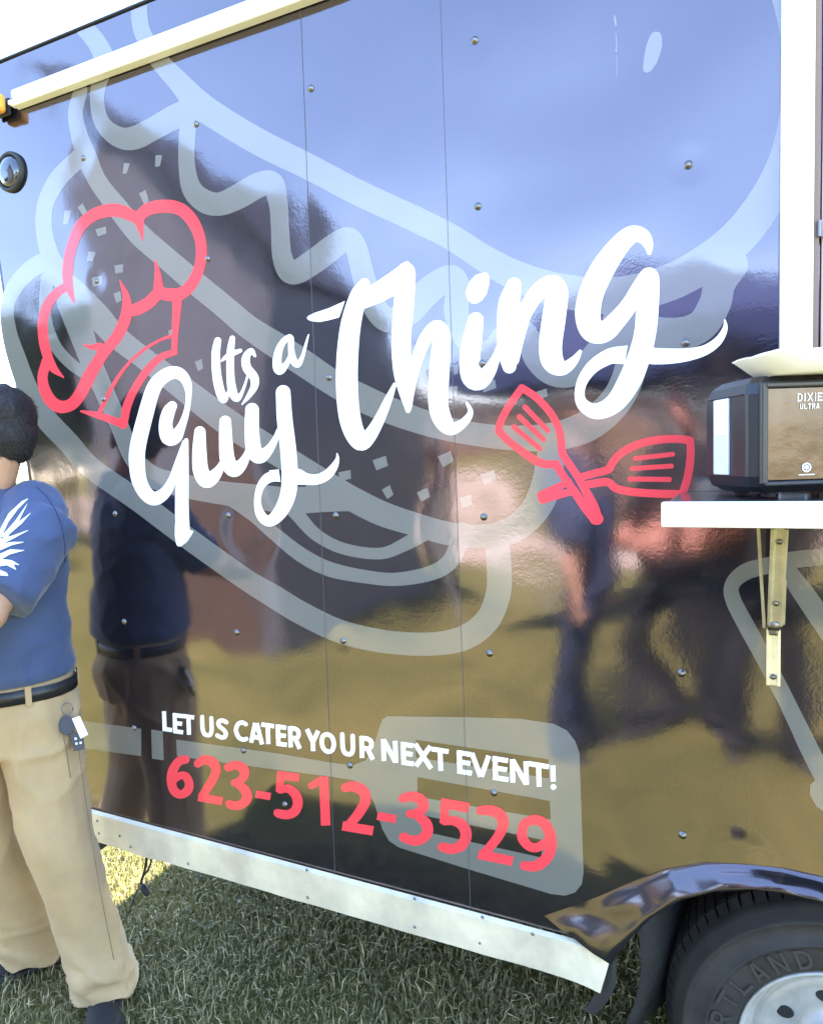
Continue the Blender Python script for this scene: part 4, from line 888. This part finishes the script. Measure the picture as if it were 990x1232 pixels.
# collar
bm = bmesh.new(); rg = []
for z, r_, dz in ((1.475, .072, 0), (1.525, .068, .012), (1.53, .074, .010), (1.472, .098, -.004)):
    rg.append([(r_*math.cos(2*math.pi*k/36)*1.08, .012+r_*math.sin(2*math.pi*k/36)*.98, z+dz*math.sin(2*math.pi*k/36)) for k in range(36)])
add_loft(bm, rg, False); obj('collar', bm, M_polo, MP['shirt'], True)
# white leaf print on the shoulder
M_leaf = mat('white_leaf_print', (.75, .80, .82), .7)
leafs = [[(0,640),(22,604),(33,598),(14,630)],[(0,650),(25,616),(36,608),(18,640),(0,660)],[(0,652),(20,633),(35,628),(22,645),(0,656)],[(0,668),(16,647),(38,614),(20,652)],
  [(0,672),(14,650),(36,638),(14,656),(0,664)],[(0,686),(10,678),(37,672),(13,684),(0,692)],[(-6,668),(12,662),(34,653),(11,668),(-6,676)],[(-6,690),(10,685),(24,676),(25,681),(10,692),(-6,700)],[(-6,650),(6,634),(14,622),(8,640)]]
leafs = [[(0,637),(10,618),(26,603),(35,599),(22,612),(10,628),(0,650)],[(0,652),(14,634),(38,616),(26,630),(12,642),(0,660)],[(0,647),(18,627),(34,604),(22,628),(8,644)],[(-4,650),(16,644),(36,637),(16,648),(-4,658)],[(-4,656),(14,652),(30,652),(14,656),(-4,664)],[(-4,668),(12,661),(30,662),(12,667),(-4,676)],[(-4,672),(14,674),(24,680),(16,679),(20,686),(8,680),(-4,682)],[(-4,684),(8,689),(10,693),(-4,692)]]
for lf in leafs:
    F_ = Field(-12, 590, 48, 705, .4); F_.poly(lf)
    try:
        me = F_.mesh(lambda x, y: (x, y, 0), .05); b2 = bmesh.new(); b2.from_mesh(me)
        for _ in range(3):
            lg_ = [e for e in b2.edges if e.calc_length() > 3]
            if lg_: bmesh.ops.subdivide_edges(b2, edges=lg_, cuts=1)
        bmesh.ops.triangulate(b2, faces=b2.faces); dead = []
        for v in b2.verts:
            p = cast(bsh, v.co.x, v.co.y, .003)
            if p is None: dead.append(v)
            else: v.co = p
        bmesh.ops.delete(b2, geom=dead, context='VERTS'); b2.to_mesh(me); b2.free()
        o = link('leaf_print', me, M_leaf, MP['shirt']); o.matrix_parent_inverse = MP['shirt'].matrix_world.inverted()
    except Exception as ex: print('leaf', ex)
M_seamline = mat('stitched_seam', (.22, .15, .085), .9)
def seam_on(tree_, name, pts, m, par, r=.0016):
    pts = [(a[0]+(c[0]-a[0])*k/8, a[1]+(c[1]-a[1])*k/8) for a, c in zip(pts, pts[1:]) for k in range(8)]
    P = [cast(tree_, x, y, .0006) for x, y in pts]; P = [p for p in P if p]
    if len(P) < 2: return
    bm = bmesh.new(); add_tube(bm, P, r, 6); o = obj(name, bm, m, par, True); o.matrix_parent_inverse = par.matrix_world.inverted()
seam_on(bpa, 'pocket_seam', [(72, 868), (76, 885), (80, 905), (83, 925), (85, 938)], M_seamline, MP['pants'])
seam_on(bpa, 'side_seam', [(91, 870), (95, 905), (101, 950), (110, 1010), (120, 1070), (130, 1120), (138, 1160)], M_seamline, MP['pants'], .0012)
M_polo_d = mat('polo_stitching', (.02, .035, .085), .9)
seam_on(bsh, 'armhole_seam', [(44, 586), (55, 596), (66, 612), (74, 632), (78, 655), (78, 680)], M_polo_d, MP['shirt'], .0014)
# keys clipped to the belt loop
kp = cast(bpa, 82, 862, .012) or at(82, 862, -.5)
ky = empty('key_ring', kp); tag(ky, 'key ring with black fob and white tag hanging from the belt', 'keys')
cs = (kp-CAM).length; kx = Vector((rt.x, rt.y, 0)).normalized(); kn_ = Vector((kx.y, -kx.x, 0))
def K(px, py, o=0): d = ray(px, py).normalized(); v_ = CAM+d*(cs-o)/(d.dot((kp-CAM).normalized())); return v_-kp
bm = bmesh.new(); add_tube(bm, [K(81+6.5*math.cos(k*.393), 853+7*math.sin(k*.393), .006) for k in range(17)], .0014, 6); obj('ring', bm, M_steel, ky, True)
def flat(name, pts, th, m, o):
    bm = bmesh.new(); a = [K(x, y, o) for x, y in pts]; f = (CAM-kp).normalized()*th; add_loft(bm, [a, [p+f for p in a]]); return obj(name, bm, m, ky, bevel=.001)
flat('black_fob', [(80+9*math.cos(k*.5236), 873+12*math.sin(k*.5236)) for k in range(12)], .008, M_black_pl, .004)
flat('car_remote', [(83,880),(100,884),(102,901),(89,904)], .009, M_black_pl, .002)
flat('white_tag', [(86.5,865),(96,861.5),(106,884),(97,889)], .003, M_paper, .016)
for x, y in ((92,895),(97,894),(91,889)): flat('remote_button', [(x-1.3,y-1.3),(x+1.3,y-1.5),(x+1.4,y+1.2),(x-1.2,y+1.4)], .002, M_logo, .0125)

# ------------------------------------------------------------------ what stands behind the photographer, some of it added (mirrored in the truck side)
M_tee = mat('black_tee', (.014, .014, .016), .8); M_jean = mat('blue_jeans', (.03, .042, .08), .85, vary=.15); M_grey_sh = mat('dark_shorts', (.022, .022, .026), .85); M_brown = mat('brown_hair', (.05, .03, .02), .6); M_pink = mat('rose_shirt', (.42, .16, .13), .85); M_tan = mat('tan_shirt', (.40, .28, .19), .85)
def mirror_ground(px, py): p = ground_at(px, py); return Vector((p.x, -p.y, 0))
pg = Vector((.10, -2.02, 0))
ph, _, _ = person('photographer in black tee shirt and dark trousers holding up a phone', pg, R(180-14), (SK2, M_tee, M_grey_sh, M_brown, M_shoe), dict(head=(0, -.04, 1.66), elL=(.30, -.16, 1.22), wrL=(.085, -.36, 1.50), elR=(-.30, -.16, 1.22), wrR=(-.085, -.36, 1.50), handL=(-1, 0, .2), handR=(1, 0, .2), anL=(.17, .02, .085), knL=(.14, -.02, .5), anR=(-.17, .02, .085), knR=(-.14, -.02, .5), girth=1.06), vox=.014, short=False, scale=1.0)
bm = bmesh.new(); add_box(bm, (0, 0, 0), (.148, .009, .072)); pho = obj('phone', bm, M_lens, None, bevel=.004); pho.location = (.0, -1.585, 1.56); pho.rotation_euler = (0, 0, R(-14)); tag(pho, 'dark mobile phone held up by the photographer', 'phone')
q = at(815, 700, 2.45); q = Vector((q.x, -2.45, 0))  # extra figure added to widen the dark mass mirrored at right
person('person in black shirt with folded arms added to darken the reflection beside the photographer', (q.x, q.y, 0), R(190), (SK2, M_tee, M_grey_sh, M_brown, M_shoe), dict(elL=(.27, -.12, 1.17), wrL=(-.02, -.26, 1.22), elR=(-.27, -.12, 1.17), wrR=(.02, -.28, 1.17), handL=(0, 0, 1), handR=(0, 0, 1), girth=1.1), vox=.014, scale=1.02)
q = mirror_ground(706, 905)
person('person in dark blue shirt and jeans mirrored beside the photographer', (q.x, q.y, 0), R(100), (SK1, mat('denim_shirt', (.035, .05, .10), .85), M_jean, M_brown, M_shoe), vox=.015, scale=.97)
for (px, py, m1, m2, lb, rz) in ((520, 700, M_pink, M_jean, 'person in rose shirt and jeans far behind, mirrored in the wrap', 160), (455, 690, M_tan, M_grey_sh, 'person in tan shirt and dark trousers far behind, mirrored in the wrap', 200)):
    q = mirror_ground(px, py); person(lb, (q.x, q.y, 0), R(rz), (SK2, m1, m2, M_brown, M_shoe), vox=.018)
def canopy(label, c, hx, hy, zl, zp, m, rz=0, walls=()):
    root = empty('canopy_tent', c, rz); tag(root, label, 'canopy tent')
    bm = bmesh.new(); cr = [(-hx, -hy), (hx, -hy), (hx, hy), (-hx, hy)]; ap = bm.verts.new((0, 0, zp)); n = 8
    top = []
    for i in range(4):
        a, b_ = cr[i], cr[(i+1) % 4]
        for k in range(n): top.append(bm.verts.new((a[0]+(b_[0]-a[0])*k/n, a[1]+(b_[1]-a[1])*k/n, zl)))
    low = [bm.verts.new((v.co.x*1.01, v.co.y*1.01, zl-.26+.02*math.sin(i*2.1))) for i, v in enumerate(top)]
    for i in range(len(top)): j = (i+1) % len(top); bm.faces.new((top[i], top[j], ap)); bm.faces.new((top[i], low[i], low[j], top[j]))
    obj('canopy_cover', bm, m, root)
    for x, y in cr:
        bm = bmesh.new(); add_box(bm, (x*.985, y*.985, zl/2), (.035, .035, zl)); obj('leg', bm, M_rim, root)
        bm = bmesh.new(); add_cyl(bm, (x*.97, y*.97, zl-.06), (0, 0, zp-.12), .014, seg=8); obj('rafter', bm, M_rim, root)
    for (x0_, y0_, x1_, y1_) in walls:
        bm = bmesh.new(); nn = 20; va = []
        for k in range(nn+1):
            t_ = k/nn; wv = .03*math.sin(k*1.7); va.append((bm.verts.new((x0_+(x1_-x0_)*t_+wv*(y1_ != y0_), y0_+(y1_-y0_)*t_+wv*(x1_ != x0_), .02)), bm.verts.new((x0_+(x1_-x0_)*t_, y0_+(y1_-y0_)*t_, zl-.02))))
        for a, b_ in zip(va, va[1:]): bm.faces.new((a[0], a[1], b_[1], b_[0]))
        obj('side_curtain', bm, m, root)
    return root
M_navy = mat('navy_canvas', (.022, .035, .10), .7, vary=.12, vscale=3); M_blk = mat('black_canvas', (.022, .022, .026), .75, vary=.15, vscale=3)
canopy('navy blue canopy tent mirrored at the right of the truck side', (-.55, -5.6, 0), 1.9, 1.5, 2.35, 3.35, M_navy, R(4))
# dark mono-pitch block, added for the dark grey zone mirrored upper left
ty = 3.15; pa, pb = at(96, 105, ty), at(318, 320, ty)
added_shed = empty('added_shed', ((pa.x+pb.x)/2, -ty, 0)); tag(added_shed, 'dark grey hut with a sloping roof, added for the dark shape mirrored at the left of the wrap', 'added_shed')
hw = (pb.x-pa.x)/2; M_trl = mat('charcoal_paint', (.135, .135, .15), .5, vary=.1, vscale=2)
bm = bmesh.new(); add_prism(bm, [(-hw, 0), (hw, 0), (hw, pb.z), (-hw, pa.z)], 0, -2.4); obj('wall', bm, M_trl, added_shed)
bm = bmesh.new(); add_prism(bm, [(-hw-.1, pa.z+.03), (-hw-.1, pa.z+.09), (hw+.15, pb.z+.03), (hw+.15, pb.z-.03)], .15, -2.55); obj('roof', bm, M_dark, added_shed)
bm = bmesh.new(); add_box(bm, (hw*.3, .012, 1.03), (.9, .03, 2.06)); dr = obj('door', bm, M_brown_door if 'M_brown_door' in globals() else mat('brown_door', (.10, .06, .04), .5, vary=.2), added_shed, bevel=.006)
bm = bmesh.new(); add_cyl(bm, (hw*.3+.36, .02, 1.0), (hw*.3+.36, .08, 1.0), .025); obj('handle', bm, M_steel, dr)
for k in range(9):
    x = -hw+.12+k*(2*hw-.24)/8; bm = bmesh.new(); zt2 = pa.z+(pb.z-pa.z)*(x+hw)/(2*hw)-.05
    if abs(x-hw*.3) > .5: add_box(bm, (x, .008, zt2/2), (.05, .016, zt2)); obj('batten', bm, M_trl, added_shed)
    else: bm.free()
bl = empty('added_building', (-9, -31, 0)); tag(bl, 'long low brown building added beyond the dirt path to block the bright mirrored horizon', 'building')  # added to cover the bright low sky in the reflections
bm = bmesh.new(); add_box(bm, (0, -4, 1.6), (44, 8, 3.2)); obj('wall', bm, mat('brown_render', (.24, .15, .10), .9, vary=.15, vscale=.6), bl)
bm = bmesh.new(); add_box(bm, (0, -4, 3.28), (45, 9, .16)); obj('roof', bm, M_dark, bl)
for k in range(12):
    if k == 6: bm = bmesh.new(); add_box(bm, (-20+3.5*k, .03, 1.05), (1.1, .08, 2.1)); obj('door', bm, M_dark, bl); continue
    bm = bmesh.new(); add_box(bm, (-20+3.5*k, .02, 1.75), (1.5, .10, 1.1)); wf = obj('window', bm, M_wpaint, bl); bm = bmesh.new(); add_box(bm, (-20+3.5*k, .075, 1.75), (1.36, .02, .96)); obj('pane', bm, M_lens, wf)
def tree(label, c, h, cr, seed):
    r_ = random.Random(seed); root = empty('shade_tree', c); tag(root, label, 'tree')
    bm = bmesh.new(); add_tube(bm, [(0, 0, 0), (.05, .02, h*.25), (-.04, .05, h*.5), (0, 0, h*.8)], [.20, .15, .11, .05], 10)
    for k in range(7):
        a = k*.9+r_.random(); z0 = h*(.28+.06*k); add_tube(bm, [(0, 0, z0), (math.cos(a)*cr*.4, math.sin(a)*cr*.4, z0+h*.12), (math.cos(a)*cr*.75, math.sin(a)*cr*.75, z0+h*.2)], [.07, .045, .015], 6)
    obj('trunk', bm, mat('bark', (.10, .075, .055), .9, vary=.3), root)
    bm = bmesh.new(); cl_ = [(r_.gauss(0, cr*.42), r_.gauss(0, cr*.42), h*.66+r_.gauss(0, h*.14), r_.uniform(.35, .8)*cr*.45) for _ in range(26)]
    for x, y, z, rr in cl_:
        for _ in range(150):
            d = Vector((r_.gauss(0, 1), r_.gauss(0, 1), r_.gauss(0, 1))).normalized()*rr*r_.uniform(.5, 1); p = Vector((x, y, z))+d
            if p.z < h*.25: continue
            u_ = Vector((r_.gauss(0, 1), r_.gauss(0, 1), r_.gauss(0, 1))).normalized(); v_ = u_.orthogonal().normalized()*.07; u_ = u_*.13
            bm.faces.new([bm.verts.new(p-u_), bm.verts.new(p+v_), bm.verts.new(p+u_), bm.verts.new(p-v_)])
    obj('crown', bm, mat('leaves', (.05, .075, .028), .7, vary=.35, vscale=2), root)
for i, (x, y, h, cr) in enumerate([(-22, -40, 4.6, 2.6), (-12, -44, 4.0, 2.6), (-3, -42, 4.4, 2.8), (-9.6, -7.6, 4.6, 2.2), (-13.5, -9.5, 5.4, 2.6), (-19, -11, 6.0, 3.0)]):  # last three trees added to hide the bright horizon mirrored at left
    tree(['broad dark tree far behind, mirrored left of the script', 'low dark tree beyond the dirt path, mirrored mid truck', 'rounded dark tree beyond the dirt path behind the navy tent', 'nearest bushy tree added to block the bright horizon mirrored by the man', 'middle tree of the row added against the bright mirrored horizon', 'tallest and farthest tree of the row added against the bright mirrored horizon'][i], (x, y, 0), h, cr, 20+i)
